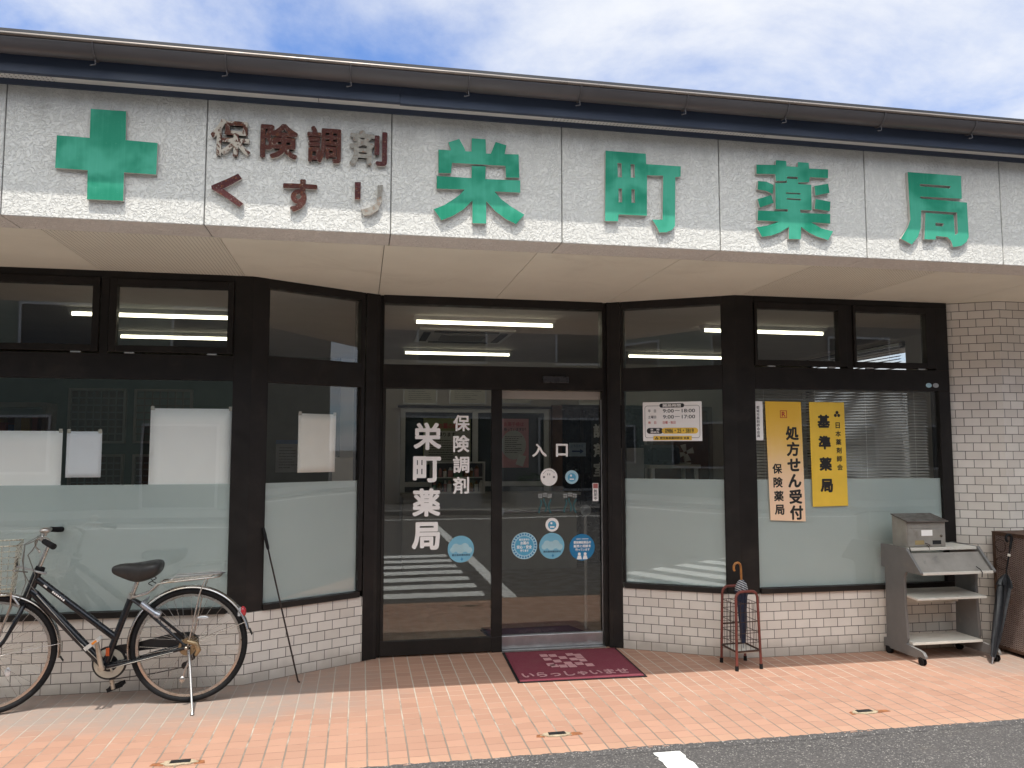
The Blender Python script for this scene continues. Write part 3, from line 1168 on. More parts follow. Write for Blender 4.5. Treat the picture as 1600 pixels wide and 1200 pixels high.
# --- corner posts and entrance jambs
m = MB()
m.prism([Vector((-0.833, 5.475, BASE)), Vector((-0.715, 5.475, BASE)), DL.P(0.112, 0, BASE), DL.P(0.112, -0.11, BASE), Vector((-0.72, 5.60, BASE)), Vector((-0.833, 5.585, BASE))], (0, 0, H - BASE))
m.build('corner_post', BRONZE, bld, bevel=0.004)
m = MB()
m.prism([DR.P(0.850, 0, BASE), Vector((2.748, 5.475, BASE)), Vector((2.897, 5.475, BASE)), Vector((2.897, 5.585, BASE)), Vector((2.75, 5.60, BASE)), DR.P(0.850, -0.11, BASE)], (0, 0, H - BASE))
m.build('corner_post', BRONZE, bld, bevel=0.004)
m = MB()
m.prism([DL.P(0.8625, 0.004, 0.003), DL.P(0.950, 0.004, 0.003), FD.P(0.026, 0.0, 0.003), FD.P(0.026, -.03, .003), FD.P(0.052, -.03, .003), FD.P(0.052, -0.12, 0.003), FD.P(-0.10, -.12, .003)], (0, 0, H - 0.004))
m.box(DL, 0.832, 0.8622, -0.09, -0.006, 0.4955, H - .001)
m.build('door_jamb', BRONZE, bld, bevel=0.003)
m = MB()
m.prism([FD.P(1.757, -0.12, .003), FD.P(1.757, -.03, .003), FD.P(1.787, -.03, .003), FD.P(1.787, 0.0, .003), DR.P(0.0, .004, .003), DR.P(0.0775, .004, .003), FD.P(1.92, -.12, .003)], (0, 0, H - 0.004))
m.box(DR, 0.0778, 0.092, -0.09, -0.006, 0.4955, H - .001)
m.build('door_jamb', BRONZE, bld, bevel=0.003)
# --- entrance
m = MB()
bars(m, FD, [(0.052, 1.757, 2.605, H - .0005), (0.052, 1.757, 1.966, 2.144), (0.0525, 0.058, 2.1445, 2.6045), (1.7505, 1.7565, 2.1445, 2.6045)], -0.11, -0.006)
ent = m.build('entrance_frame', BRONZE, bld, bevel=0.003)
pane(FD, 0.050, 1.759, 2.140, 2.609, -0.035, ent)
q = MB()
q.box(FD, 1.268, 1.472, -0.0055, 0.020, 2.020, 2.074)
q.build('door_sensor', mat('black_plastic_housing', (0.032, 0.032, 0.036), 0.3, 0, 0.1), ent, bevel=0.006)
m = MB()
bars(m, FD, [(0.052, 0.877, 0.012, 0.116), (0.874, 0.955, 0.1165, 1.9655), (0.877, 0.955, 0.004, 0.116), (0.052, 0.076, 0.1165, 1.9655)], -0.058, -0.020)
d1 = m.build('fixed_door_leaf', BRONZE, bld, bevel=0.003)
pane(FD, 0.074, 0.876, 0.113, 1.964, -0.034, d1)
m = MB()
bars(m, FD, [(0.900, 0.950, 0.110, 1.9655), (1.7585, 1.764, 0.110, 1.9655)], -0.105, -0.064)
d2 = m.build('sliding_door', BRONZE, bld, bevel=0.002)
pane(FD, 0.952, 1.757, 0.108, 1.964, -0.085, d2)
q = MB()
q.box(FD, 0.957, 1.757, -0.104, -0.062, 0.014, 0.108)
q.build('kick_plate', ALU, d2, bevel=0.003)
q = MB()
q.box(FD, 0.957, 1.757, -0.104, -0.092, 1.90, 1.9645)
q.build('top_rail', mat('beige_inner_rail', (0.50, 0.41, 0.35), 0.6, 0, 0.05), d2)
q = MB()
q.box(FD, 1.750, 1.7565, -0.07, -0.060, 0.109, 1.9)
q.build('edge_strip', ALU, d2)
q = MB()
q.box(FD, 0.957, 1.757, -0.118, -0.010, 0.001, 0.0115)
q.build('threshold', STEEL, bld)

# ------------------------------------------------------------------ interior shell
plan = [(-4.55, 5.62), (-0.735, 5.62), (0.09, 6.08), (1.94, 6.08), (2.765, 5.62), (4.60, 5.62), (4.93, 5.50), (5.45, 5.50), (5.45, 10.2), (-4.55, 10.2)]
m = MB()
m.prism([(x, y, 0.003) for x, y in plan], (0, 0, 0.010))
m.build('interior_floor', FLOORIN, bld)
m = MB()
m.prism([(x, y, 2.650) for x, y in plan], (0, 0, 0.012))
m.build('ceiling', CEILIN, bld)
m = MB()
m.bx(-0.25, 5.62, 10.2, 10.35, 0.0, 2.66)
m.bx(-4.70, -4.55, 5.615, 10.35, 0.0, 2.66)
m.bx(5.45, 5.62, 5.487, 7.15, 0.0, 2.66)
m.bx(5.45, 5.62, 9.10, 10.2, 0.0, 2.66)
m.bx(5.45, 5.62, 7.15, 9.10, 0.0, 0.9)
m.bx(5.45, 5.62, 7.15, 9.10, 2.62, 2.66)
m.build('interior_wall', WALLIN, bld)
REFLGREEN = mat('green_reflection_paint', (0.085, 0.105, 0.085), 0.7, 0, 0.15, 2)  # green of the mirrored street painted into the wall colour
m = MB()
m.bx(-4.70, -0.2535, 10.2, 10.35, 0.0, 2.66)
m.build('interior_wall', REFLGREEN, bld)
# side window with its own frame, daylight beyond
m = MB()
m.bx(5.50, 5.56, 7.15, 7.21, 0.9, 2.62)
m.bx(5.50, 5.56, 9.04, 9.10, 0.9, 2.62)
m.bx(5.50, 5.56, 7.21, 9.04, 2.56, 2.62)
m.bx(5.50, 5.56, 7.21, 9.04, 0.9, 0.96)
sw = m.build('side_window', BRONZE, bld)
q = MB()
q.bx(5.525, 5.531, 7.205, 9.045, 0.955, 2.565)
q.build('pane', GLASS, sw)


def blind(name, axis, a0, a1, off, ztop, zbot, pitch, label):
    """venetian blind: head rail, tilted slats, cords, bottom rail"""
    fr = axis
    t_ = thing(name, fr.P((a0 + a1) / 2, off, zbot), label, 'blind')
    q = MB()
    q.box(fr, a0, a1, off - .02, off + .02, ztop, ztop + 0.03)
    q.build('head_rail', ALU, t_)
    q = MB()
    z = ztop - 0.012
    while z > zbot + 0.015:
        vs = []
        for s in (a0 + .005, a1 - .005):
            for n, dz in ((-.0125, .006), (-.004, .0015), (.005, -.0035), (.0125, -.0075)):
                vs.append(fr.P(s, off + n, z + dz))
        for s in (a0 + .005, a1 - .005):
            for n, dz in ((-.0125, .0055), (-.004, .0010), (.005, -.0040), (.0125, -.0080)):
                vs.append(fr.P(s, off + n, z + dz))
        q.add(vs, [(i, i + 1, i + 5, i + 4) for i in range(3)] + [(9 + i, 8 + i, 12 + i, 13 + i) for i in range(3)])
        z -= pitch
    q.build('slats', mat('blind_slat', (0.52, 0.49, 0.45), 0.45, 0, 0.06, 4), t_)
    q = MB()
    for k in range(4):
        s = a0 + (a1 - a0) * (0.08 + 0.28 * k)
        q.tube([fr.P(s, off + .014, ztop), fr.P(s, off + .014, zbot)], 0.0012, 5)
    q.build('cord', PAPER, t_)
    q = MB()
    q.box(fr, a0, a1, off - .012, off + .012, zbot - .008, zbot + .004)
    q.build('bottom_rail', ALU, t_)
    return t_


blind('venetian_blind', FR, 0.155, 1.700, -0.135, 1.975, 0.62, 0.0225, 'grey venetian blind hanging behind the right shop window')
blind('venetian_blind', Fr(5.40, 8.125, -90), -0.97, 0.97, 0.0, 2.56, 1.2, 0.030, 'open venetian blind across the small window in the far side wall')

# ------------------------------------------------------------------ interior furniture seen through the glass
TRAY = mat('white_lamp_tray', (0.60, 0.60, 0.58), 0.5, 0, 0.03, 5)


def ceiling_light(x, y, label):
    t_ = thing('ceiling_light', (x, y, 2.60), label, 'ceiling light', 'fluorescent ceiling lights')
    q = MB()
    q.prism([(x - .625, y - .06, 2.649), (x - .625, y + .06, 2.649), (x - .625, y + .025, 2.618), (x - .625, y - .025, 2.618)], (1.25, 0, 0))
    q.build('tray', TRAY, t_)
    q = MB()
    q.tube([(x - .60, y, 2.603), (x + .60, y, 2.603)], 0.0145, 12)
    q.build('tube', LAMP, t_)
    q = MB()
    for s in (-1, 1):
        q.bx(x + s * .61 - .008, x + s * .61 + .008, y - .018, y + .018, 2.585, 2.618)
    q.build('lamp_holder', TRAY, t_)


for x, y, lb in [(-1.70, 6.90, 'front fluorescent ceiling light seen through the left transom windows'),
                 (1.06, 6.80, 'front fluorescent ceiling light above the entrance, just inside the transom'),
                 (3.70, 6.80, 'front fluorescent ceiling light seen across the right corner post'),
                 (-1.70, 8.24, 'rear fluorescent ceiling light seen low in the left transom windows'),
                 (1.09, 9.05, 'rear fluorescent ceiling light behind the ceiling air conditioner'),
                 (3.70, 8.90, 'rear fluorescent ceiling light low in the right splayed transom')]:
    ceiling_light(x, y, lb)

t_ = thing('ceiling_air_conditioner', (0.99, 7.86, 2.61), 'square white ceiling air conditioner between the two lights above the entrance', 'air conditioner')
q = MB()
q.bx(0.53, 1.45, 7.40, 8.32, 2.628, 2.6495)
q.build('panel', TRAY, t_, bevel=0.008)
q = MB()
q.bx(0.77, 1.21, 7.64, 8.08, 2.618, 2.627)
q.build('grille', mat('grey_grille', (0.33, 0.33, 0.32), 0.6, 0, 0.05), t_)
for a, b, c, d in ((0.68, 1.30, 7.45, 7.52), (0.68, 1.30, 8.20, 8.27), (0.58, 0.65, 7.55, 8.17), (1.33, 1.40, 7.55, 8.17)):
    q = MB()
    q.bx(a, b, c, d, 2.620, 2.6275)
    q.build('vent_flap', mat('dark_slot', (0.09, 0.09, 0.09), 0.7, 0, 0.05), t_)

BW = Fr(0, 10.2, 0)        # rear wall, n towards the street
GREYGREEN = mat('dim_green_glass', (0.030, 0.040, 0.036), 0.12, 0, 0.15, 3, spec=0.5)
t_ = thing('reception_hatch', (1.46, 10.18, 0.9), 'aluminium sliding hatch window in the rear wall behind the entrance', 'hatch window')
q = MB()
bars(q, BW, [(0.50, 2.43, 1.975, 2.03), (0.50, 0.56, 0.62, 1.975), (2.365, 2.43, 0.62, 1.975), (1.42, 1.49, 0.62, 1.975), (0.56, 1.42, 1.03, 1.09), (1.49, 2.365, 1.03, 1.09)], 0.002, 0.05)
q.build('frame', mat('grey_aluminium_frame', (0.62, 0.63, 0.63), 0.45, 0.0, 0.05), t_)
q = MB()
bars(q, BW, [(0.56, 1.42, 1.09, 1.975), (1.49, 2.365, 1.09, 1.975)], 0.004, 0.012)
q.build('pane', GREYGREEN, t_)
q = MB()
bars(q, BW, [(0.56, 1.42, 0.62, 1.03), (1.49, 2.365, 0.62, 1.03)], 0.004, 0.014)
q.build('lower_panel', mat('grey_panel', (0.13, 0.135, 0.13), 0.6, 0, 0.06), t_)
q = MB()
q.box(BW, 0.46, 2.47, 0.0505, 0.09, 2.031, 2.06)
q.build('lintel_strip', DARK, t_)

q = MB()
q.box(BW, 0.50, 2.75, 0.10, 0.42, 0.93, 0.965)
q.box(BW, 0.52, 2.70, 0.14, 0.40, 0.02, 0.9295)
tag(q.build('reception_counter', mat('pale_counter', (0.40, 0.38, 0.34), 0.5, 0, 0.05), loc=(1.6, 9.9, 0)), 'pale reception counter under the sliding hatch', 'counter')

t_ = thing('display_case', (1.17, 9.72, .80), 'small white-framed glass display case of bottles on the reception counter', 'display case')
DC = Fr(0, 9.80, 0)
q = MB()
bars(q, DC, [(0.84, 1.51, 0.966, 0.985), (0.84, 1.51, 1.335, 1.352), (0.84, 0.856, 0.9851, 1.3349), (1.494, 1.51, 0.9851, 1.3349), (0.8561, 1.4939, 1.155, 1.165)], 0.0, 0.12)
q.build('frame', mat('white_case_frame', (0.62, 0.61, 0.59), .5), t_)
q = MB()
q.box(DC, 0.857, 1.493, 0.002, 0.006, 0.986, 1.334)
q.build('back_panel', mat('case_back', (0.12, 0.12, 0.115), .6), t_)
rnd = random.Random(21)
bc = [mat('bottle_white', (0.60, 0.59, 0.56), .4), mat('bottle_amber', (0.20, 0.09, 0.03), .3), mat('bottle_green', (0.10, 0.20, 0.14), .4), mat('carton_pink', (0.45, 0.22, 0.22), .6)]
for zb in (0.986, 1.166):
    s = 0.875
    k = 0
    while s < 1.45:
        wd, ht = rnd.uniform(.035, .06), rnd.uniform(.09, .145)
        b_ = thing('bottle' , DC.P(s + wd / 2, .06, zb), 'small medicine bottle or carton in the display case on the counter', 'bottle', 'bottles in the display case')
        q = MB()
        q.cyl(DC.P(s + wd / 2, .06, zb), DC.P(s + wd / 2, .06, zb + ht * .7), wd / 2, seg=12)
        q.build('body', bc[rnd.randrange(4)], b_)
        q = MB()
        q.cyl(DC.P(s + wd / 2, .06, zb + ht * .7), DC.P(s + wd / 2, .06, zb + ht), wd / 2, wd / 5, 12)
        q.build('neck', bc[rnd.randrange(4)], b_)
        s += wd + rnd.uniform(.006, .02)
# posters on the hatch glass
def poster(name, s0, s1, z0, z1, n, bgm, label, draw, fr=BW, cat='poster'):
    t2 = thing(name, fr.P((s0 + s1) / 2, n, z0), label, cat)
    q = MB()
    q.box(fr, s0, s1, n, n + .0015, z0, z1)
    q.build('sheet', bgm, t2)
    draw(t2, n + .0022)
    return t2


POSTERGREEN = mat('poster_olive', (0.22, 0.25, 0.10), 0.6, 0, 0.1)
POSTERPINK = mat('poster_pink', (0.50, 0.20, 0.19), 0.6, 0, 0.1)
POSTERCREAM = mat('poster_cream', (0.42, 0.42, 0.36), 0.7, 0, 0.06)


def lines(mb, fr, s0, s1, z0, z1, n, rows, rnd, h=0.35, frac=(0.55, 1.0)):
    """rows of illegible small print as short bars"""
    dz = (z1 - z0) / rows
    for i in range(rows):
        e = s0 + (s1 - s0) * rnd.uniform(*frac)
        z = z1 - (i + .5) * dz
        s = s0
        while s < e:
            w_ = rnd.uniform(.006, .02)
            mb.add([fr.P(s, n, z - dz * h / 2), fr.P(min(s + w_, e), n, z - dz * h / 2), fr.P(min(s + w_, e), n, z + dz * h / 2), fr.P(s, n, z + dz * h / 2)], [(0, 1, 2, 3)])
            s += w_ + rnd.uniform(.003, .007)


def draw_left(t2, n):
    q = MB()
    q.box(BW, 0.80, 1.395, n - .0006, n, 1.32, 1.74)
    q.build('print_area', POSTERCREAM, t2)
    q = MB()
    put_text(q, 'お薬の相談を', BW, 0.98, 1.36, 1.765, 1.84, n + .0006, 0.03)
    q.build('headline', mat('poster_red', (0.42, 0.06, 0.06), 0.6), t2)
    q = MB()
    put_text(q, '承ります', BW, 0.98, 1.20, 1.665, 1.72, n + .0012, 0.02)
    lines(q, BW, 0.86, 1.33, 1.36, 1.63, n + .0012, 9, random.Random(1))
    q.build('small_print', INK, t2)


def draw_right(t2, n):
    q = MB()
    pts = [BW.P(1.965 + .165 * math.cos(a), n - .0006, 1.56 + .19 * math.sin(a)) for a in [2 * PI * i / 28 for i in range(28)]]
    q.prism(pts, BW.n * .0006)
    q.build('print_area', POSTERCREAM, t2)
    q = MB()
    put_text(q, 'お薬手帳は', BW, 1.835, 2.10, 1.80, 1.86, n + .0006, 0.03)
    q.build('headline', mat('poster_red', (0.42, 0.06, 0.06), 0.6), t2)
    q = MB()
    put_text(q, '持っていますか？', BW, 1.835, 2.13, 1.74, 1.785, n + .0012, 0.02)
    lines(q, BW, 1.85, 2.08, 1.45, 1.68, n + .0012, 9, random.Random(2))
    q.build('small_print', INK, t2)
    q = MB()
    c = BW.P(2.06, n + .0008, 1.36)
    a = math.radians(-18)
    dx, dz = BW.d * math.cos(a) + Vector((0, 0, math.sin(a))), BW.d * -math.sin(a) + Vector((0, 0, math.cos(a)))
    q.prism([c + dx * -.05 + dz * -.07, c + dx * .05 + dz * -.07, c + dx * .05 + dz * .07, c + dx * -.05 + dz * .07], BW.n * .0006)
    q.build('picture_of_booklet', mat('poster_pale', (0.50, 0.52, 0.46), 0.7), t2)


poster('poster', 0.79, 1.40, 1.31, 1.90, 0.0135, POSTERGREEN, 'green and yellow headed poster on the left pane of the rear hatch', draw_left)
poster('poster', 1.80, 2.165, 1.265, 1.90, 0.0135, POSTERPINK, 'pink bordered poster about medicine notebooks on the right pane of the rear hatch', draw_right)

CERT = mat('certificate_paper', (0.62, 0.60, 0.52), 0.8, 0, 0.05)
for k, (a, b, z0, z1, lb) in enumerate([(0.53, 0.965, 2.075, 2.36, 'framed certificate above the hatch, leftmost on the rear wall'),
                                        (1.12, 1.605, 2.085, 2.37, 'framed certificate above the hatch, left of the door stile'),
                                        (1.80, 2.20, 2.09, 2.37, 'framed certificate above the right half of the hatch'),
                                        (2.85, 3.17, 2.09, 2.36, 'framed certificate above the dark passage')]):
    t2 = thing('framed_certificate', BW.P((a + b) / 2, 0, z0), lb, 'certificate', 'framed certificates on the rear wall')
    q = MB()
    bars(q, BW, [(a, b, z0, z0 + .018), (a, b, z1 - .018, z1), (a, a + .018, z0 + .018, z1 - .018), (b - .018, b, z0 + .018, z1 - .018)], 0.001, 0.02)
    q.build('frame', ALU, t2)
    q = MB()
    q.box(BW, a + .018, b - .018, 0.001, 0.008, z0 + .018, z1 - .018)
    q.build('document', CERT, t2)
    q = MB()
    lines(q, BW, a + .07, b - .06, z0 + .05, z1 - .05, 0.0088, 7, random.Random(k + 5), 0.2)
    q.build('small_print', mat('grey_print', (0.14, 0.14, 0.13), 0.8), t2)

# dark passage to the dispensary
t_ = thing('passage_opening', (3.05, 10.18, 0), 'dark passage with a brown post beside the reception hatch', 'doorway')
q = MB()
q.box(BW, 2.47, 2.60, 0.002, 0.09, 0.02, 2.08)
q.build('post', WOODBROWN, t_)
q = MB()
q.box(BW, 2.60, 3.75, 0.002, 0.03, 0.02, 2.05)
q.build('dark_glass', mat('dark_glazing', (0.012, 0.014, 0.016), 0.15, 0, 0.1), t_)
q = MB()
q.box(BW, 2.86, 2.90, 0.0305, 0.05, 0.02, 2.05)
q.box(BW, 2.60, 3.75, 0.0305, 0.05, 2.0505, 2.09)
q.build('frame', DARK, t_)
t_ = thing('room_sign', BW.P(3.11, .05, 1.15), 'grey vertical dispensary sign beside the dark passage', 'sign')
q = MB()
q.box(BW, 3.005, 3.25, 0.052, 0.060, 1.02, 1.88)
q.build('board', mat('dark_sign_board', (0.045, 0.047, 0.048), 0.4), t_)
q = MB()
put_column(q, '調剤室', BW, 3.12, 1.84, 0.185, 0.255, 0.0608, 0.03)
q.build('lettering', mat('grey_lettering', (0.72, 0.72, 0.70), 0.6), t_)
t_ = thing('direction_card', BW.P(2.81, .05, 1.40), 'small pale blue card with an arrow on the dark passage glass', 'card')
q = MB()
q.box(BW, 2.70, 2.93, 0.0505, 0.053, 1.41, 1.59)
q.build('card', mat('card_blue', (0.28, 0.36, 0.46), 0.7), t_)
q = MB()
q.box(BW, 2.74, 2.85, 0.0532, 0.0536, 1.467, 1.487)
q.prism([BW.P(2.85, .0532, 1.445), BW.P(2.90, .0532, 1.477), BW.P(2.85, .0532, 1.509)], BW.n * .0004)
put_text(q, 'こちらから', BW, 2.73, 2.89, 1.53, 1.565, 0.0536, 0.01)
q.build('arrow', mat('card_ink', (0.02, 0.05, 0.16), 0.7), t_)

# lattice cupboards and shelves at the left, notice board, copier
LATT = mat('taupe_wood', (0.20, 0.155, 0.13), 0.6, 0, 0.08)
for k, (a, b, z0, z1, lb) in enumerate([(-3.385, -2.75, 1.575, 2.225, 'upper lattice-fronted cupboard door, left of the pair on the rear wall'),
                                        (-2.66, -2.00, 1.575, 2.225, 'upper lattice-fronted cupboard door, right of the pair on the rear wall'),
                                        (-3.36, -2.755, 0.86, 1.445, 'lower lattice cupboard door beneath the left upper one'),
                                        (-2.655, -2.01, 0.86, 1.445, 'lower lattice cupboard door beneath the right upper one')]):
    t2 = thing('lattice_cupboard', BW.P((a + b) / 2, 0, z0), lb, 'cupboard', 'lattice cupboards on the rear wall')
    q = MB()
    bars(q, BW, [(a, b, z0, z0 + .028), (a, b, z1 - .028, z1), (a, a + .028, z0 + .028, z1 - .028), (b - .028, b, z0 + .028, z1 - .028)], 0.001, 0.06)
    q.build('frame', mat('pale_frame', (0.34, 0.29, 0.25), 0.6, 0, 0.05), t2)
    q = MB()
    nx, nz = 7, 7
    for i in range(1, nx):
        s = a + .028 + (b - a - .056) * i / nx
        q.box(BW, s - .008, s + .008, 0.03, 0.045, z0 + .028, z1 - .028)
    for i in range(1, nz):
        z = z0 + .028 + (z1 - z0 - .056) * i / nz
        q.box(BW, a + .028, b - .028, 0.0301, 0.0449, z - .008, z + .008)
    q.build('lattice', LATT, t2)
    q = MB()
    q.box(BW, a + .028, b - .028, 0.002, 0.015, z0 + .028, z1 - .028)
    q.build('back_panel', mat('pale_backing', (0.20, 0.22, 0.19), 0.8) if k == 1 else WOODBROWN, t2)

t_ = thing('wall_shelf', (-3.55, 8.9, 1.5), 'brown wall shelf with a row of files at the far left of the room', 'shelf')
q = MB()
q.bx(-4.54, -3.16, 8.86, 9.16, 1.935, 1.985)
q.bx(-4.54, -3.16, 8.86, 9.16, 1.50, 1.53)
q.bx(-3.20, -3.16, 8.86, 9.16, 1.5305, 1.9345)
q.bx(-4.54, -3.2005, 9.14, 9.16, 1.5305, 1.9345)
q.build('carcass', mat('shelf_brown', (0.16, 0.11, 0.085), 0.6, 0, 0.1), t_)
rnd = random.Random(11)
fm = [mat('file_ochre', (0.30, 0.22, 0.08), 0.7), mat('file_red', (0.28, 0.10, 0.07), 0.7), mat('file_blue', (0.06, 0.09, 0.18), 0.7), mat('file_grey', (0.25, 0.24, 0.22), 0.7)]
x = -4.5
k = 0
while x < -3.28:
    wd = rnd.uniform(.045, .085)
    q = MB()
    q.bx(x, x + wd - .004, 8.90, 9.12, 1.531, 1.531 + rnd.uniform(.22, .31))
    tag(q.build('box_file', fm[k % 4], loc=(x, 9, 1.531)), 'box file standing on the brown wall shelf at the far left', 'file', 'files on the brown shelf')
    x += wd + (.02 if rnd.random() < .3 else 0)
    k += 1

t_ = thing('notice_board', (-0.92, 10.17, 1.35), 'small notice board with blue heading behind the left splayed window', 'notice board')
NB = BW
q = MB()
q.box(NB, -1.02, -0.42, 0.002, 0.02, 1.22, 1.62)
q.build('board', mat('board_grey', (0.32, 0.33, 0.34), 0.7), t_)
q = MB()
q.box(NB, -1.02, -0.42, 0.0201, 0.022, 1.57, 1.62)
q.build('heading_strip', mat('board_blue', (0.05, 0.14, 0.30), 0.6), t_)
q = MB()
lines(q, NB, -.98, -.74, 1.26, 1.54, .0206, 8, random.Random(4), .25)
lines(q, NB, -.70, -.46, 1.26, 1.54, .0206, 8, random.Random(8), .25)
q.build('small_print', INK, t_)

t_ = thing('copier', (-0.02, 8.6, 0), 'white office copier with dark front behind the left splayed window', 'copier')
q = MB()
q.bx(-0.28, 0.12, 8.4, 8.9, 1.18, 1.42)
q.build('upper_body', IVORY, t_, bevel=.01)
q = MB()
q.bx(-0.27, 0.11, 8.41, 8.9, 0.015, 1.1795)
q.build('cabinet', DARK, t_)
q = MB()
q.bx(0.16, 0.20, 8.45, 8.8, 0.9, 1.42)
q.bx(0.1205, 0.1595, 8.5, 8.75, 1.2, 1.24)
q.build('side_tray', PAPERG, t_)

# white rack with a printer behind the right splayed bay
t_ = thing('white_rack', (2.83, 7.0, 0), 'white waist-high rack behind the opening hours sign', 'rack')
q = MB()
q.bx(2.58, 3.07, 6.86, 7.20, 1.335, 1.367)
q.build('top', mat('cream_board', (0.50, 0.46, 0.38), 0.5), t_)
for x in (2.60, 3.02):
    for y in (6.87, 7.16):
        q = MB()
        q.bx(x, x + .03, y, y + .03, 0.015, 1.3345)
        q.build('leg', IVORY, t_)
q = MB()
q.bx(2.631, 3.019, 6.875, 7.18, 0.9, 0.92)
q.build('shelf', IVORY, t_)
t_ = thing('printer', (2.75, 7.0, 1.367), 'dark compact printer standing on the white rack', 'printer')
q = MB()
q.prism([(2.60, 6.87, 1.368), (2.60, 6.84, 1.40), (2.60, 6.86, 1.52), (2.60, 6.92, 1.548), (2.60, 7.15, 1.548), (2.60, 7.15, 1.368)], (0.27, 0, 0))
q.build('body', mat('dark_plastic', (0.022, 0.026, 0.030), 0.35), t_, bevel=.01)
q = MB()
q.bx(2.635, 2.835, 6.833, 6.851, 1.41, 1.50)
q.build('paper_slot', DARK, t_)
t_ = thing('desk_fan', (2.98, 7.0, 1.367), 'small white desk fan beside the dark printer', 'fan')
q = MB()
q.cyl((2.98, 7.0, 1.3675), (2.98, 7.0, 1.385), .05)
q.tube([(2.98, 7.0, 1.38), (2.98, 7.02, 1.47)], .009)
q.build('stand', IVORY, t_)
for k in range(4):
    a = 2 * PI * k / 4 + .4
    q = MB()
    c = Vector((2.98, 6.985, 1.475))
    e = Vector((math.cos(a), 0, math.sin(a)))
    f = Vector((-math.sin(a), 0, math.cos(a)))
    q.prism([c + e * .012 - f * .012, c + e * .075 - f * .035, c + e * .085 + f * .02, c + e * .015 + f * .014], (0, .004, 0))
    q.build('blade', IVORY, t_)
q = MB()
q.bx(2.30, 2.56, 6.95, 7.25, 0.014, 1.52)
tag(q.build('filing_cabinet', mat('cabinet_grey', (0.36, 0.34, 0.31), 0.6), loc=(2.43, 7.1, 0), bevel=.006), 'plain grey cabinet beside the white rack', 'cabinet')
t_ = thing('inner_door', (4.0, 10.17, 0), 'dark brown panelled inner door behind the right splayed window', 'door')
q = MB()
q.box(BW, 3.86, 4.66, 0.002, 0.045, 0.015, 2.02)
q.build('leaf', WOODBROWN, t_)
q = MB()
bars(q, BW, [(3.80, 3.858, .015, 2.08), (4.662, 4.72, .015, 2.08), (3.858, 4.662, 2.022, 2.08)], .002, .06)
q.build('frame', mat('taupe_wood', (0.20, 0.155, 0.13), 0.6), t_)
q = MB()
q.sphere(BW.P(3.93, .08, 1.0), .03)
q.build('handle', CHROME, t_)

q = MB()
q.prism([(1.03, 6.345, .0135), (1.87, 6.337, .0135), (1.76, 6.665, .0135), (1.0, 6.645, .0135)], (0, 0, .008))
tag(q.build('inner_mat', mat('navy_carpet', (0.035, 0.040, 0.065), .95, 0, .3, 60), loc=(1.4, 6.5, .0135)), 'dark navy mat on the floor just inside the sliding door', 'doormat')
# handrail inside the entrance, and the flower decals
q = MB()
q.tube([FD.P(0.95, -0.55, 1.0), FD.P(1.78, -0.55, 1.0)], .016, 10)
t_ = thing('inner_handrail', FD.P(1.36, -.55, 0), 'grey handrail with round end plates just inside the sliding door', 'handrail')
q.build('rail', mat('grey_rail', (0.30, 0.29, 0.27), 0.4, .3), t_)
for s in (1.02, 1.76):
    q = MB()
    q.cyl(FD.P(s, -.53, 1.0), FD.P(s, -.555, 1.0), .045)
    q.cyl(FD.P(s, -.525, 1.0), FD.P(s, -.531, 1.0), .014)
    q.build('end_plate', STEEL, t_)
    q = MB()
    q.tube([FD.P(s, -.555, 1.0), FD.P(s, -.555, 0.014)], .014, 8)
    q.build('upright', mat('grey_rail', (0.30, 0.29, 0.27), 0.4, .3), t_)

# ------------------------------------------------------------------ paper sheets taped inside the windows
def sheet(fr, s0, s1, z0, z1, n, m_, label, curl=0.0, skew=(0, 0, 0, 0)):
    q = MB()
    N = 8
    vs = []
    for i in range(N + 1):
        for j in range(N + 1):
            u, v = i / N, j / N
            a = s0 + skew[0] + (s1 + skew[1] - s0 - skew[0]) * u if v < .5 else s0 + (s1 - s0) * u
            vs.append(fr.P(s0 + (s1 - s0) * u + skew[0] * (1 - v), n - curl * (math.sin(PI * u) * .3 + u * u * (1 - v)) * .5, z0 + (z1 - z0) * v + skew[2] * u))
    q.add(vs, [(i * (N + 1) + j, (i + 1) * (N + 1) + j, (i + 1) * (N + 1) + j + 1, i * (N + 1) + j + 1) for i in range(N) for j in range(N)], True)
    o = q.build('paper_sheet', m_, loc=fr.P((s0 + s1) / 2, n, z0))
    md = o.modifiers.new('thickness', 'SOLIDIFY')
    md.thickness = 0.0006
    for sx_ in (s0 + .012, s1 - .012):
        q = MB()
        q.box(fr, sx_ - .011, sx_ + .011, n + .0012, n + .0016, z1 - .012, z1 + .014)
        q.build('tape', mat('sticky_tape', (0.45, 0.42, 0.36), .3), o)
    return tag(o, label, 'paper sheet', 'white sheets in the windows')


sheet(FL, -1.62, -1.146, 1.045, 1.628, -0.034, PAPER, 'large white sheet at the left edge of the left window', .004)
sheet(FL, -1.122, -0.914, 1.333, 1.626, -0.036, PAPERG, 'small greyish sheet between two large white ones in the left window', .006)
sheet(FL, -0.626, -0.119, 1.072, 1.778, -0.034, PAPER, 'large white sheet against the post in the left window', .004)
sheet(DL, 0.360, 0.650, 1.350, 1.760, -0.040, mat('cream_sheet', (0.90, 0.86, 0.80), .85, 0, .03), 'curling white sheet taped alone in the left splayed window', .02)

# ------------------------------------------------------------------ white lettering on the entrance glass
GD1 = -0.0335   # face of the fixed leaf's pane
GD2 = -0.0845


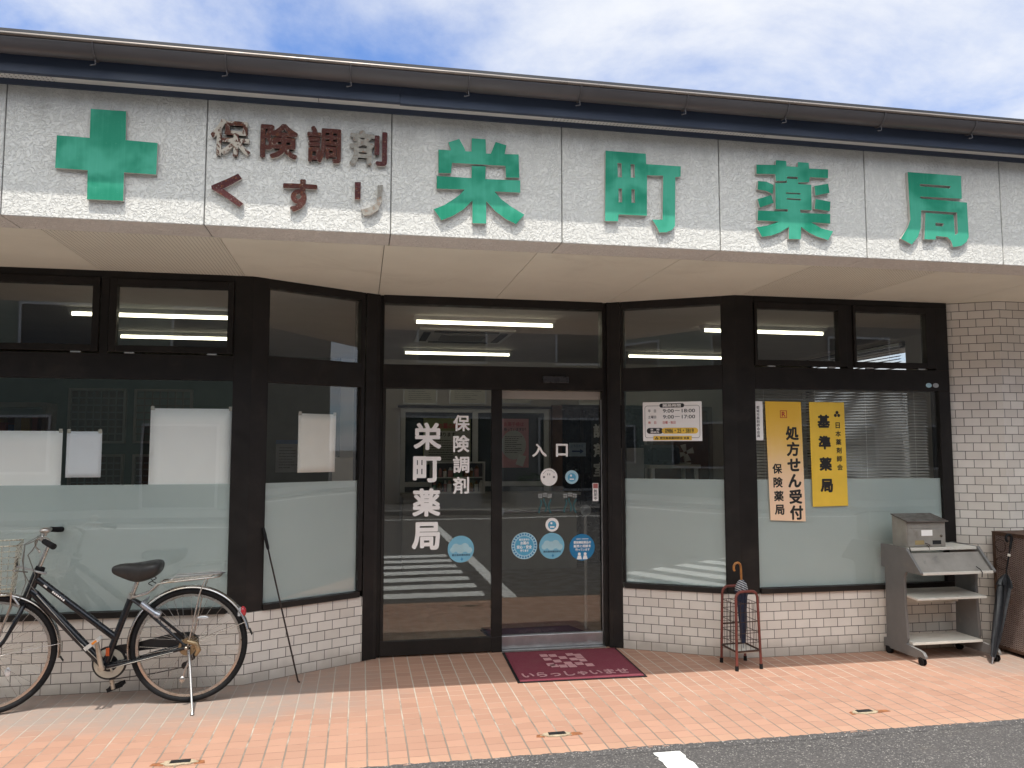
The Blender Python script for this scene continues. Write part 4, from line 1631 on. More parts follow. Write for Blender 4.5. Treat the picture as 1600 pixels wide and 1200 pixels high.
def letter_column(name, chars, fr, sc_, z_top, size, pitch, n, m_, label, bold, shear=0.0, cat='lettering'):
    t2 = thing(name, fr.P(sc_, n, z_top - pitch * len(chars)), label, cat)
    for i, ch in enumerate(chars):
        q = MB()
        put_column(q, ch, fr, sc_ + shear * i, z_top - i * pitch, size, pitch, n, bold, 0.0006)
        q.build('character', m_, t2)
    return t2


letter_column('window_lettering', '栄町薬局', FD, 0.388, 1.712, 0.208, 0.2465, GD1, WHITEVINYL, 'large white pharmacy name running down the left door pane', 0.032, -0.002)
letter_column('window_lettering', '保険調剤', FD, 0.644, 1.772, 0.128, 0.156, GD1, WHITEVINYL, 'smaller white vertical lettering right of the pharmacy name on the left door pane', 0.024, -0.0005)
t_ = thing('window_lettering', FD.P(1.34, GD2, 1.45), 'white two-character entrance lettering across the sliding door pane', 'lettering')
for ch, a, b in (('入', 1.202, 1.317), ('口', 1.392, 1.488)):
    q = MB()
    put_text(q, ch, FD, a, b, 1.452, 1.553, GD2, 0.03, .0006)
    q.build('character', WHITEVINYL, t_)

# ------------------------------------------------------------------ round stickers on the doors
INKB = mat('navy_ink', (0.02, 0.05, 0.10), 0.6)


def round_sticker(s, z, r, n, base, label, draw):
    t2 = thing('round_sticker', FD.P(s, n, z - r), label, 'sticker')
    q = MB()
    disc(q, FD, s, z, r, n, n + .0006)
    q.build('backing', base, t2)
    draw(t2, s, z, r, n + .0008)
    return t2


def part(t2, name, m_, fn):
    q = MB()
    fn(q)
    return q.build(name, m_, t2)


def cloudy(t2, s, z, r, n):
    """pale cloud shapes over a plain band of small print and a little cross"""
    def f(q):
        for a, b, c in ((-.38, .12, .30), (.30, .12, .33), (-.05, .0, .34), (-.60, -.05, .22), (.62, -.08, .24)):
            disc(q, FD, s + a * r, z + b * r, c * r, n + .0001 * (a + 1), n + .0002 + .0001 * (a + 1), 20)
    part(t2, 'cloud_shape', mat('sticker_cloud', (0.40, 0.61, 0.68), .6), f)
    part(t2, 'small_print', INKB, lambda q: put_text(q, '鹿児島県薬剤師会', FD, s - .68 * r, s + .72 * r, z - .52 * r, z - .36 * r, n + .0006, .02))

    def cr(q):
        q.box(FD, s + .05 * r, s + .11 * r, n, n + .0003, z - .88 * r, z - .62 * r)
        q.box(FD, s - .02 * r, s + .0495 * r, n, n + .0003, z - .78 * r, z - .72 * r)
        q.box(FD, s + .1105 * r, s + .18 * r, n, n + .0003, z - .78 * r, z - .72 * r)
    part(t2, 'cross_mark', STICKERD, cr)


round_sticker(0.644, 0.766, 0.099, GD1, STICKERC, 'pale blue cloudy round sticker low on the left door pane', cloudy)
round_sticker(1.356, 0.768, 0.0995, GD2, STICKERC, 'pale blue cloudy round sticker, middle of the lower row on the sliding door', cloudy)


def ringtext(t2, s, z, r, n):
    def ticks(q):
        for k in range(26):
            a = 2 * PI * k / 26
            e = FD.d * math.cos(a) + Vector((0, 0, math.sin(a)))
            f = FD.d * -math.sin(a) + Vector((0, 0, math.cos(a)))
            c = FD.P(s, n, z)
            q.prism([c + e * r * .79 - f * r * .06, c + e * r * .93 - f * r * .06, c + e * r * .93 + f * r * .06, c + e * r * .79 + f * r * .06], FD.n * .0002)
    part(t2, 'rim_marks', STICKERD, ticks)

    def inner(q):
        disc(q, FD, s, z, .72 * r, n, n + .0002)
    part(t2, 'inner_disc', STICKER, inner)

    def words(q):
        put_text(q, '鹿児島市の', FD, s - .40 * r, s + .40 * r, z + .38 * r, z + .55 * r, n + .0005, .02)
        put_text(q, 'お薬の', FD, s - .30 * r, s + .36 * r, z + .08 * r, z + .34 * r, n + .0005, .04)
        put_text(q, '安心・安全', FD, s - .58 * r, s + .58 * r, z - .22 * r, z + .05 * r, n + .0005, .04)
        put_text(q, '守ります', FD, s - .32 * r, s + .34 * r, z - .46 * r, z - .26 * r, n + .0005, .03)
    part(t2, 'lettering', WHITEVINYL, words)


round_sticker(1.139, 0.773, 0.1015, GD2, STICKERL, 'round sticker with a marked blue rim, left of the lower row on the sliding door', ringtext)


def deepblue(t2, s, z, r, n):
    def words(q):
        put_text(q, '要指導医薬品の', FD, s - .66 * r, s + .70 * r, z + .26 * r, z + .48 * r, n + .0003, .03)
        put_text(q, '販売と相談を', FD, s - .66 * r, s + .70 * r, z - .02 * r, z + .20 * r, n + .0003, .03)
        put_text(q, '行っています', FD, s - .52 * r, s + .60 * r, z - .28 * r, z - .08 * r, n + .0003, .03)
        q.box(FD, s - .45 * r, s - .1 * r, n, n + .0003, z + .60 * r, z + .64 * r)
        q.box(FD, s - .02 * r, s + .5 * r, n, n + .0003, z + .60 * r, z + .64 * r)
    part(t2, 'lettering', WHITEVINYL, words)

    def folk(q):
        for a in (-.22, .24):
            disc(q, FD, s + a * r, z - .50 * r, .115 * r, n, n + .0003, 16)
            q.prism([FD.P(s + (a - .20) * r, n + .0001, z - .90 * r), FD.P(s + (a + .20) * r, n + .0001, z - .90 * r), FD.P(s + (a + .12) * r, n + .0001, z - .62 * r), FD.P(s + (a - .12) * r, n + .0001, z - .62 * r)], FD.n * .0003)
    part(t2, 'figure_shape', WHITEVINYL, folk)


round_sticker(1.597, 0.752, 0.102, GD2, STICKERD, 'deep blue round sticker with white writing, right of the lower row on the sliding door', deepblue)


def smallring(t2, s, z, r, n):
    part(t2, 'inner_disc', STICKER, lambda q: disc(q, FD, s, z - .05 * r, .62 * r, n, n + .0003, 28))

    def sh(q):
        disc(q, FD, s - .12 * r, z + .22 * r, .16 * r, n + .0004, n + .0006, 16)
        q.box(FD, s - .34 * r, s + .34 * r, n + .0004, n + .0006, z - .42 * r, z - .22 * r)
    part(t2, 'white_mark', WHITEVINYL, sh)


round_sticker(1.518, 1.294, 0.053, GD2, STICKERL, 'small blue and white round sticker right of the plain white one on the sliding door', smallring)
round_sticker(1.359, 0.929, 0.053, GD2, WHITEVINYL, 'small white-rimmed blue round sticker above the lower row on the sliding door', smallring)


def plainmarks(t2, s, z, r, n):
    def sh(q):
        for a in range(150, 30, -14):
            t0 = math.radians(a)
            c = FD.P(s + .74 * r * math.cos(t0), n, z + .74 * r * math.sin(t0))
            q.prism([c + FD.d * -.03 * r, c + FD.d * .05 * r, c + FD.d * .05 * r + Vector((0, 0, .07 * r)), c + FD.d * -.03 * r + Vector((0, 0, .07 * r))], FD.n * .0003)
        for a in (-.58, .58):
            disc(q, FD, s + a * r, z, .13 * r, n, n + .0003, 12)
        q.box(FD, s - .18 * r, s - .1 * r, n, n + .0003, z + .2 * r, z + .42 * r)
        q.box(FD, s + .06 * r, s + .14 * r, n, n + .0003, z + .2 * r, z + .42 * r)
    part(t2, 'grey_mark', mat('grey_ink', (0.20, 0.20, 0.21), .7), sh)


round_sticker(1.335, 1.295, 0.068, GD2, WHITEVINYL, 'plain white round sticker with faint grey marks on the sliding door', plainmarks)

t_ = thing('security_sticker', FD.P(1.71, GD2, 1.1), 'narrow white vertical sticker with red head at the right edge of the sliding door', 'sticker')
q = MB()
q.box(FD, 1.686, 1.733, GD2, GD2 + .0006, 1.106, 1.246)
q.build('backing', WHITEVINYL, t_)
q = MB()
q.box(FD, 1.690, 1.729, GD2 + .0007, GD2 + .001, 1.205, 1.242)
q.build('red_head', mat('faded_red', (0.45, 0.15, 0.14), .6), t_)
q = MB()
put_column(q, '防犯中', FD, 1.7095, 1.196, .027, .028, GD2 + .0008, .03)
q.build('lettering', INK, t_)

for k, (s, lb) in enumerate([(1.303, 'teal flower decal of three stems on the sliding door, left of the pair'), (1.503, 'teal flower decal of three stems on the sliding door, right of the pair')]):
    t_ = thing('flower_decal', FD.P(s, GD2, 1.02), lb, 'decal')
    for dx, dz in ((-.038, 0), (0, .008), (.038, 0)):
        q = MB()
        pts = []
        for i in range(9):
            u = i / 8
            pts.append((s + dx + .010 * math.sin(u * 5 + dx * 60), 1.018 + u * .105 + dz))
        L = [FD.P(a - .0065, GD2, z) for a, z in pts]
        R = [FD.P(a + .0065, GD2, z) for a, z in pts]
        q.prism(L + R[::-1], FD.n * .0006)
        q.build('stem', TEALDK, t_)
        q = MB()
        for i in (-1, 1):
            for j in (-1, 1):
                disc(q, FD, s + dx + i * .0085, 1.150 + dz + j * .0085, .0075, GD2, GD2 + .0006, 10)
        q.build('flower_head', mat('pale_petal', (0.36, 0.38, 0.37), .6), t_)

# ------------------------------------------------------------------ signs on the right windows
n0 = -0.0295 - 0.0
t_ = thing('hours_sign', DR.P(0.468, -.028, 1.575), 'white opening hours board with yellow telephone band in the right splayed window', 'sign')
HS = DR
hn = -0.0285
q = MB()
q.box(HS, 0.243, 0.690, hn, hn + .003, 1.573, 1.873)
q.build('board', WHITEVINYL, t_, bevel=.001)
hb = hn + .0034


def rounded(fr, s0, s1, z0, z1, r, n, k=6):
    P_ = []
    for cx, cz, a0 in ((s1 - r, z1 - r, 0), (s0 + r, z1 - r, PI / 2), (s0 + r, z0 + r, PI), (s1 - r, z0 + r, 1.5 * PI)):
        for i in range(k + 1):
            a = a0 + PI / 2 * i / k
            P_.append(fr.P(cx + r * math.cos(a), n, cz + r * math.sin(a)))
    return P_


q = MB()
A = rounded(HS, 0.258, 0.675, 1.597, 1.845, .02, hb)
B = rounded(HS, 0.2605, 0.6725, 1.5995, 1.8425, .0175, hb)
nn = len(A)
q.add(A + B, [(i, (i + 1) % nn, nn + (i + 1) % nn, nn + i) for i in range(nn)])
q.build('border_line', INK, t_)
q = MB()
q.prism(rounded(HS, 0.372, 0.560, 1.829, 1.861, .0159, hb + .0004), HS.n * .0004)
q.prism([p for p in rounded(HS, 0.272, 0.398, 1.629, 1.674, .0224, hb + .0004)], HS.n * .0004)
q.build('black_band', INK, t_)
q = MB()
q.prism(rounded(HS, 0.388, 0.660, 1.629, 1.674, .0224, hb + .0010), HS.n * .0004)
q.box(HS, 0.322, 0.612, hb + .0004, hb + .001, 1.580, 1.612)
q.build('yellow_band', YELLOW, t_)
q = MB()
put_text(q, '開局時間', HS, 0.398, 0.534, 1.833, 1.857, hb + .0013, .02)
put_text(q, '夜　間', HS, 0.300, 0.368, 1.654, 1.669, hb + .0013, .02)
put_text(q, '連絡先', HS, 0.300, 0.368, 1.634, 1.649, hb + .0013, .02)
q.build('white_lettering', WHITEVINYL, t_)
q = MB()
for s0, s1, z, tx in ((0.283, 0.345, 1.804, '平　日'), (0.283, 0.345, 1.758, '土曜日')):
    put_text(q, tx, HS, s0, s1, z - .011, z + .011, hb + .0006, .015)
for z, tx in ((1.804, '9:00－18:00'), (1.758, '9:00－17:00')):
    put_text(q, tx, HS, 0.398, 0.640, z - .0135, z + .0135, hb + .0006, .012)
put_text(q, '0986・25・3819', HS, 0.412, 0.628, 1.635, 1.668, hb + .0018, .022)
put_text(q, '鹿児島県薬剤師会 会員', HS, 0.372, 0.594, 1.586, 1.606, hb + .0014, .025)
for s, z in ((0.348, 1.601), (0.341, 1.591), (0.355, 1.591)):
    disc(q, HS, s, z, .0058, hb + .0011, hb + .0015, 12)
q.build('black_lettering', INK, t_)
q = MB()
put_text(q, '休　日', HS, 0.283, 0.345, 1.704, 1.726, hb + .0006, .015)
put_text(q, '日曜・祝日', HS, 0.396, 0.492, 1.704, 1.726, hb + .0006, .015)
q.build('red_lettering', REDINK, t_)

gn = -0.0215
t_ = thing('membership_slip', FR.P(0.175, gn, 1.577), 'narrow white slip with vertical black writing beside the right corner post', 'notice slip')
q = MB()
q.box(FR, 0.136, 0.216, gn, gn + .001, 1.578, 1.870)
q.build('card', WHITEVINYL, t_)
q = MB()
put_column(q, '都城市薬剤師会会員', FR, 0.177, 1.835, .024, .0265, gn + .0013, .012)
q.build('lettering', INK, t_)


def leaning(fr, s, z, n, z_ref, slope):
    return s + slope * (z_ref - z)


t_ = thing('prescription_plate', FR.P(0.39, gn, 0.975), 'faded yellow-to-peach plate with red mark and vertical black writing', 'sign')
q = MB()
gq = gn + .004
P4 = [FR.P(0.254, gq, 0.985), FR.P(0.540, gq, 0.972), FR.P(0.527, gq, 1.868), FR.P(0.233, gq, 1.870)]
q.prism(P4, FR.n * .004)
q.build('plate', BANNERF, t_, bevel=.0015)
q = MB()
gq += .0046
put_column(q, '処方せん受付', FR, 0.448, 1.685, .108, .1185, gq, .040, shear=.0035)
put_column(q, '保険薬局', FR, 0.318, 1.405, .078, .1015, gq, .032, shear=.0035)
q.build('lettering', INK, t_)
q = MB()
bars(q, FR, [(0.352, 0.409, 1.745, 1.750), (0.352, 0.409, 1.797, 1.802), (0.352, 0.357, 1.7505, 1.7965), (0.404, 0.409, 1.7505, 1.7965)], gq, gq + .0004)
put_text(q, 'R', FR, 0.366, 0.397, 1.755, 1.792, gq, .03)
q.build('red_mark', REDINK, t_)

t_ = thing('standard_pharmacy_plate', FR.P(0.745, gn, 1.08), 'bright yellow plate with black vertical writing and clover mark', 'sign')
gq = gn + .004
q = MB()
q.prism([FR.P(0.602, gq, 1.079), FR.P(0.896, gq, 1.084), FR.P(0.889, gq, 1.868), FR.P(0.595, gq, 1.868)], FR.n * .004)
q.build('plate', YELLOW, t_, bevel=.0015)
q = MB()
gq += .0046
for i, ch in enumerate('基準薬局'):
    put_column(q, ch, FR, 0.712 + .003 * i, 1.775 - .162 * i, .104, .162, gq, .048)
    q.build('character', INK, t_)
    q = MB()
put_column(q, '日本薬剤師会', FR, 0.829, 1.715, .046, .0635, gq, .028, shear=.0015)
q.build('lettering', INK, t_)
q = MB()
for s, z in ((0.826, 1.790), (0.812, 1.768), (0.840, 1.768)):
    disc(q, FR, s, z, .0125, gq, gq + .0004, 20)
q.build('clover_mark', INK, t_)

# ------------------------------------------------------------------ cut-out letters on the fascia (facade x,z in metres)
GLYPH = {
    'sakae': [[(0.396, 3.147), (0.465, 3.147), (0.450, 3.191), (0.510, 3.215), (0.542, 3.159), (0.544, 3.148), (0.578, 3.149), (0.579, 3.224), (0.657, 3.224), (0.659, 3.143), (0.686, 3.144), (0.713, 3.213), (0.774, 3.198), (0.764, 3.147), (0.843, 3.151), (0.847, 3.018), (0.772, 3.014), (0.768, 3.080), (0.471, 3.077), (0.466, 3.018), (0.397, 3.015)], [(0.388, 2.998), (0.579, 2.999), (0.580, 3.067), (0.658, 3.070), (0.656, 2.998), (0.852, 3.003), (0.852, 2.933), (0.708, 2.931), (0.746, 2.889), (0.804, 2.849), (0.876, 2.810), (0.828, 2.754), (0.770, 2.780), (0.713, 2.820), (0.661, 2.874), (0.661, 2.748), (0.585, 2.746), (0.584, 2.872), (0.534, 2.819), (0.473, 2.778), (0.415, 2.753), (0.373, 2.812), (0.431, 2.839), (0.486, 2.878), (0.514, 2.901), (0.541, 2.932), (0.388, 2.927)]],
    'machi': [[(1.348, 3.209), (1.589, 3.208), (1.591, 3.147), (1.802, 3.148), (1.799, 3.087), (1.767, 3.080), (1.760, 2.793), (1.742, 2.769), (1.708, 2.753), (1.665, 2.750), (1.648, 2.787), (1.622, 2.823), (1.685, 2.826), (1.693, 3.085), (1.595, 3.081), (1.591, 2.844), (1.422, 2.842), (1.418, 2.802), (1.341, 2.800)], [(1.418, 3.142), (1.442, 3.142), (1.444, 3.059), (1.420, 3.059)], [(1.497, 3.140), (1.520, 3.140), (1.521, 3.062), (1.498, 3.062)], [(1.423, 2.993), (1.443, 2.993), (1.444, 2.913), (1.423, 2.913)], [(1.500, 2.993), (1.519, 2.993), (1.520, 2.915), (1.500, 2.914)]],
    'kusuri': [[(2.277, 3.191), (2.401, 3.197), (2.404, 3.227), (2.471, 3.226), (2.471, 3.194), (2.544, 3.195), (2.547, 3.225), (2.617, 3.225), (2.619, 3.190), (2.745, 3.193), (2.742, 3.139), (2.622, 3.137), (2.616, 3.106), (2.546, 3.099), (2.542, 3.133), (2.474, 3.131), (2.468, 3.104), (2.400, 3.100), (2.396, 3.141), (2.276, 3.135)], [(2.395, 3.086), (2.469, 3.093), (2.472, 3.119), (2.543, 3.120), (2.544, 3.091), (2.629, 3.091), (2.628, 2.936), (2.550, 2.934), (2.555, 2.915), (2.749, 2.919), (2.747, 2.860), (2.624, 2.861), (2.688, 2.828), (2.764, 2.814), (2.730, 2.759), (2.655, 2.777), (2.603, 2.799), (2.555, 2.830), (2.550, 2.755), (2.473, 2.753), (2.476, 2.826), (2.417, 2.789), (2.360, 2.767), (2.301, 2.757), (2.270, 2.813), (2.336, 2.826), (2.414, 2.854), (2.276, 2.854), (2.280, 2.914), (2.470, 2.918), (2.473, 2.932), (2.393, 2.928)], [(2.463, 3.034), (2.556, 3.035), (2.556, 3.027), (2.463, 3.026)], [(2.467, 3.000), (2.558, 3.000), (2.558, 2.991), (2.467, 2.991)], [(2.286, 3.092), (2.341, 3.091), (2.383, 3.074), (2.377, 3.019), (2.337, 3.035), (2.281, 3.041)], [(2.279, 2.983), (2.367, 3.012), (2.382, 2.966), (2.293, 2.932)], [(2.650, 3.085), (2.742, 3.105), (2.749, 3.049), (2.655, 3.026)], [(2.655, 3.006), (2.753, 2.995), (2.747, 2.936), (2.647, 2.945)]],
    'kyoku': [[(3.284, 3.213), (3.659, 3.213), (3.657, 3.067), (3.365, 3.063), (3.366, 3.052), (3.640, 3.048), (3.641, 3.045), (3.692, 3.045), (3.694, 2.828), (3.676, 2.794), (3.638, 2.768), (3.580, 2.757), (3.568, 2.793), (3.543, 2.818), (3.463, 2.821), (3.459, 2.798), (3.381, 2.797), (3.396, 2.964), (3.593, 2.961), (3.597, 2.834), (3.618, 2.847), (3.618, 2.977), (3.367, 2.977), (3.359, 2.866), (3.338, 2.810), (3.292, 2.759), (3.219, 2.792), (3.271, 2.867), (3.289, 2.914)], [(3.366, 3.143), (3.581, 3.143), (3.575, 3.127), (3.366, 3.129)], [(3.464, 2.905), (3.522, 2.903), (3.513, 2.884), (3.463, 2.884)]],
    'ku': [[(-0.776, 2.871), (-0.701, 2.910), (-0.645, 2.943), (-0.625, 2.918), (-0.673, 2.884), (-0.717, 2.858), (-0.663, 2.821), (-0.615, 2.785), (-0.634, 2.765), (-0.698, 2.809), (-0.773, 2.852)]],
    'riL': [[(-0.049, 2.936), (-0.018, 2.938), (-0.018, 2.842), (-0.048, 2.842)]],
    'riR': [[(0.071, 2.928), (0.099, 2.929), (0.097, 2.844), (0.076, 2.790), (0.041, 2.765), (0.001, 2.756), (-0.016, 2.788), (0.035, 2.804), (0.066, 2.829), (0.071, 2.881)]],
    'cross': [[(-1.365, 3.231), (-1.198, 3.232), (-1.194, 3.081), (-1.042, 3.077), (-1.043, 2.911), (-1.196, 2.912), (-1.195, 2.765), (-1.364, 2.763), (-1.367, 2.912), (-1.517, 2.914), (-1.516, 3.082), (-1.364, 3.080)]],
}
RUSTA = rust_letter_mat('peeling_brown_letter', (0.14, 0.045, 0.030), (0.50, 0.45, 0.38), 0.47)
RUSTB = rust_letter_mat('brown_letter', (0.115, 0.030, 0.022), (0.42, 0.37, 0.31), 0.66)
RUSTC = rust_letter_mat('speckled_maroon_letter', (0.115, 0.028, 0.030), (0.40, 0.36, 0.33), 0.72)
BARE = rust_letter_mat('bare_letter', (0.44, 0.41, 0.36), (0.36, 0.32, 0.27), 0.60)
EDGE = mat('pale_letter_edge', (0.50, 0.46, 0.42), 0.8, 0, 0.1)
YF = 4.2225
DEP = 0.020
outline_mesh(GLYPH['cross'], None, 0.021, 'cross_sign', GREEN, 'green cross mounted on the stucco fascia, left of the brown letters', 'sign', 4.2215)
for key, nm, lb in (('sakae', 'sign_letter', 'first large green character of the fascia name, nearest the brown letters'),
                    ('machi', 'sign_letter', 'second large green character of the fascia name, with four small window slots'),
                    ('kusuri', 'sign_letter', 'third large green character of the fascia name, with the grass crown'),
                    ('kyoku', 'sign_letter', 'fourth large green character of the fascia name, at the right end')):
    tag(outline_mesh(GLYPH[key], None, DEP, nm, GREEN, lb, 'sign letter', YF), group='large green fascia characters')


def small_letter(ch, x0, x1, z0, z1, m_, label, bold=0.035):
    q = MB()
    put_text(q, ch, Fr(0, YF + DEP / 2, 0), x0, x1, z0, z1, 0, bold, DEP)
    o = q.build('sign_letter', m_, loc=((x0 + x1) / 2, YF + DEP / 2, z0))
    pale_sides(o.data)
    return tag(o, label, 'sign letter', 'small weathered fascia characters')


small_letter('保', -0.786, -0.588, 3.033, 3.231, RUSTA, 'badly peeled brown character, first of the upper brown row', 0.024)
small_letter('険', -0.539, -0.348, 3.037, 3.226, RUSTB, 'dark brown character, second of the upper brown row', 0.030)
small_letter('調', -0.301, -0.125, 3.030, 3.229, RUSTB, 'dark brown character, third of the upper brown row', 0.026)
small_letter('す', -0.419, -0.243, 2.758, 2.934, RUSTB, 'rusty brown curled character, middle of the lower row of three', 0.030)
o = outline_mesh(GLYPH['ku'], None, DEP, 'sign_letter', RUSTC, 'maroon angle-shaped character, left of the lower row of three', 'sign letter', YF)
tag(o, group='small weathered fascia characters')
t_ = thing('sign_letter', (0.03, YF, 2.75), 'half bare two-stroke character, right of the lower row of three', 'sign letter', 'small weathered fascia characters')
for key, m_ in (('riL', RUSTC), ('riR', BARE)):
    o = outline_mesh(GLYPH[key], None, DEP, 'stroke', m_, None, None, YF)
    o.location = o.location - t_.location
    o.parent = t_
    if key == 'riR':
        o['label'] = 'stroke with all its paint gone'
# upper row, fourth: left part bare, right part still brown
t_ = thing('sign_letter', (0.02, YF, 3.03), 'two-tone character, bare at left and maroon at right, fourth of the upper brown row', 'sign letter', 'small weathered fascia characters')
vs, fs = text_mesh('剤', 0.026, 0.5)
x0, x1 = min(v.x for v in vs), max(v.x for v in vs)
y0, y1 = min(v.y for v in vs), max(v.y for v in vs)
cut = x0 + (x1 - x0) * 0.655
for side, m_ in ((0, BARE), (1, RUSTC)):
    q = MB()
    keep = [f for f in fs if (min(vs[i].x for i in f) > cut) == bool(side)]
    q.add([(-0.080 + (v.x - x0) / (x1 - x0) * 0.199, YF + DEP / 2 - v.z * DEP, 3.031 + (v.y - y0) / (y1 - y0) * 0.194) for v in vs], keep)
    pale_sides(q.build('stroke', m_, t_).data)

# ------------------------------------------------------------------ bicycle
BY = 5.172
HUB = Vector((-0.993, BY, 0.339))
bike = thing('bicycle', (-1.5, BY, 0), 'black city bicycle with wire basket and chrome carrier parked along the left window', 'bicycle')
STEER = math.radians(15)
SP = Vector((-1.885, BY, 0))


def st(p):
    """turn a point of the front end about the steering axis"""
    p = Vector(p) - SP
    c, s = math.cos(STEER), math.sin(STEER)
    return Vector((p.x * c - p.y * s, p.x * s + p.y * c, p.z)) + SP


def stm(mb):
    mb.v = [st(v) for v in mb.v]
    return mb


def wheel(hub, turn):
    f = stm if turn else (lambda q: q)
    R = 0.336
    q = MB()
    q.tube([(hub.x + (R - .0175) * math.cos(2 * PI * i / 72), hub.y, hub.z + (R - .0175) * math.sin(2 * PI * i / 72)) for i in range(72)], .0175, 12, True)
    ty = f(q).build('wheel', RUBBER, bike)
    q = MB()
    q.ring(hub, (0, 1, 0), .3020, .287, .022, 72)
    f(q).build('rim', CHROME, ty)
    q = MB()
    rnd = random.Random(3)
    for i in range(36):
        a = 2 * PI * i / 36
        sgn = 1 if i % 2 else -1
        off = (0.42 if (i // 2) % 2 else -0.42)
        p0 = (hub.x + .022 * math.cos(a + off * 2), hub.y + sgn * .030, hub.z + .022 * math.sin(a + off * 2))
        p1 = (hub.x + .284 * math.cos(a), hub.y + sgn * .004, hub.z + .284 * math.sin(a))
        q.tube([p0, p1], .0011, 5)
    f(q).build('spokes', CHROME, ty)
    q = MB()
    q.cyl(hub - Vector((0, .055, 0)), hub + Vector((0, .055, 0)), .017)
    q.cyl(hub - Vector((0, .034, 0)), hub - Vector((0, .028, 0)), .028)
    q.cyl(hub + Vector((0, .028, 0)), hub + Vector((0, .034, 0)), .028)
    q.cyl(hub - Vector((0, .075, 0)), hub + Vector((0, .075, 0)), .006, seg=10)
    f(q).build('hub', CHROME, ty)
    return ty


fhub = Vector((-2.066, BY, 0.339))
wr = wheel(HUB, False)
wf = wheel(fhub, True)
REFL = mat('clear_reflector', (0.55, 0.56, 0.57), 0.15, 0.3, 0.1, 60)
q = MB()
q.sphere((-0.918, BY - .012, 0.496), .034, .006, .013)
q.build('reflector', REFL, wr)
q = MB()
q.sphere((-1.975, BY - .012, 0.235), .016, .006, .028)
stm(q).build('reflector', REFL, wf)

BB = Vector((-1.462, BY, 0.240))
STT = Vector((-1.327, BY, 0.640))
q = MB()
q.tube([(-1.885, BY, .690), (-1.855, BY, .665), BB + Vector((-.012, 0, .01))], .0245, 16)
q.tube([(-1.862, BY, .765), (-1.43, BY, .415), (-1.405, BY, .40)], .0205, 14)
q.tube([BB, STT], .0195, 14)
q.tube([(-1.845, BY, .805), (-1.908, BY, .625)], .0245, 16)
q.cyl(BB - Vector((0, .038, 0)), BB + Vector((0, .038, 0)), .022)
for s in (-1, 1):
    q.tube([STT + Vector((0, s * .014, -.02)), (-1.27, BY + s * .030, .585), HUB + Vector((-.01, s * .062, .006))], .0085, 10)
    q.tube([BB + Vector((.015, s * .030, 0)), (-1.32, BY + s * .038, .258), HUB + Vector((-.01, s * .062, -.004))], .0105, 10)
    q.prism([HUB + Vector((-.03, s * .066, .022)), HUB + Vector((.018, s * .066, .014)), HUB + Vector((.018, s * .066, -.018)), HUB + Vector((-.035, s * .066, -.014))], (0, -s * .005, 0))
frm = q.build('frame', BLACKPAINT, bike)
q = MB()
for a, b in ((.13, .17), (.24, .40)):
    for i in range(7):
        u = a + (b - a) * i / 7
        p = Vector((-1.862, BY - .0207, .765)).lerp(Vector((-1.43, BY - .0207, .415)), u)
        d = Vector((.777, 0, -.629))
        n_ = Vector((.629, 0, .777))
        w_ = (b - a) * .55 / 7 * .75
        q.prism([p - n_ * .004, p + d * w_ - n_ * .004, p + d * w_ + n_ * (.003 if i % 2 else .006), p + n_ * .006], (0, -.0006, 0))
q.build('tube_decal', WHITEVINYL, frm)
q = MB()
for s in (-1, 1):
    q.tube([(-1.905, BY, .618), (-1.917, BY + s * .044, .598), (-1.950, BY + s * .050, .515), (-2.0, BY + s * .055, .415), fhub + Vector((.005, s * .060, 0))], [.013, .0135, .012, .0095, .007], 12)
stm(q).build('fork', BLACKPAINT, bike)
q = MB()
q.tube([(-1.850, BY, .800), (-1.797, BY, .962)], .0118, 14)
q.tube([(-1.797, BY, .955), (-1.812, BY, .975), (-1.835, BY, .985)], .016, 14)
stm(q).build('stem', CHROME, bike)
q = MB()
q.cyl((-1.8435, BY, .800), (-1.836, BY, .822), .027, .025)
stm(q).build('headset_cap', RUBBER, bike)
q = MB()
q.tube([(-1.842 + .034 * math.cos(a), BY + .030 * math.sin(a), .795 + .012 * -math.cos(a)) for a in [2 * PI * i / 20 for i in range(20)]], .0075, 8, True)
q.tube([(-1.87, BY - .012, .805), (-1.965, BY - .03, .840)], .005, 8)
stm(q).build('basket_bracket', mat('pale_bracket', (0.40, 0.40, 0.40), .4, .4), bike)
q = MB()
bar = [(-1.735, -.285, .990), (-1.765, -.235, .998), (-1.81, -.17, 1.015), (-1.835, -.10, 1.012), (-1.836, -.04, .988), (-1.836, .04, .988), (-1.835, .10, 1.012), (-1.81, .17, 1.015), (-1.765, .235, .998), (-1.735, .285, .990)]
bar = [(x - .022 * min(1, abs(y) / .2), BY + y, z + .075 * y) for x, y, z in bar]
q.tube(bar, .0105, 12)
hb = stm(q).build('handlebar', CHROME, bike)
for s in (-1, 1):
    q = MB()
    q.tube([(-1.809, BY + s * .205, 1.006 + s * .0154), (-1.787, BY + s * .237, .998 + s * .0178), (-1.755, BY + s * .292, .989 + s * .022)], [.0155, .0165, .0175], 14)
    stm(q).build('grip', RUBBER, hb)
    q = MB()
    q.tube([(-1.823, BY + s * .155, 1.010), (-1.855, BY + s * .175, .995), (-1.850, BY + s * .23, .965), (-1.825, BY + s * .275, .945)], [.009, .006, .005, .005], 8)
    q.sphere((-1.823, BY + s * .275, .943), .008)
    stm(q).build('brake_lever', CHROME, hb)
q = MB()
q.sphere((-1.812, BY - .13, 1.045), .030, .030, .018)
q.cyl((-1.815, BY - .13, 1.015), (-1.812, BY - .13, 1.035), .012)
stm(q).build('bell', CHROME, hb)
q = MB()
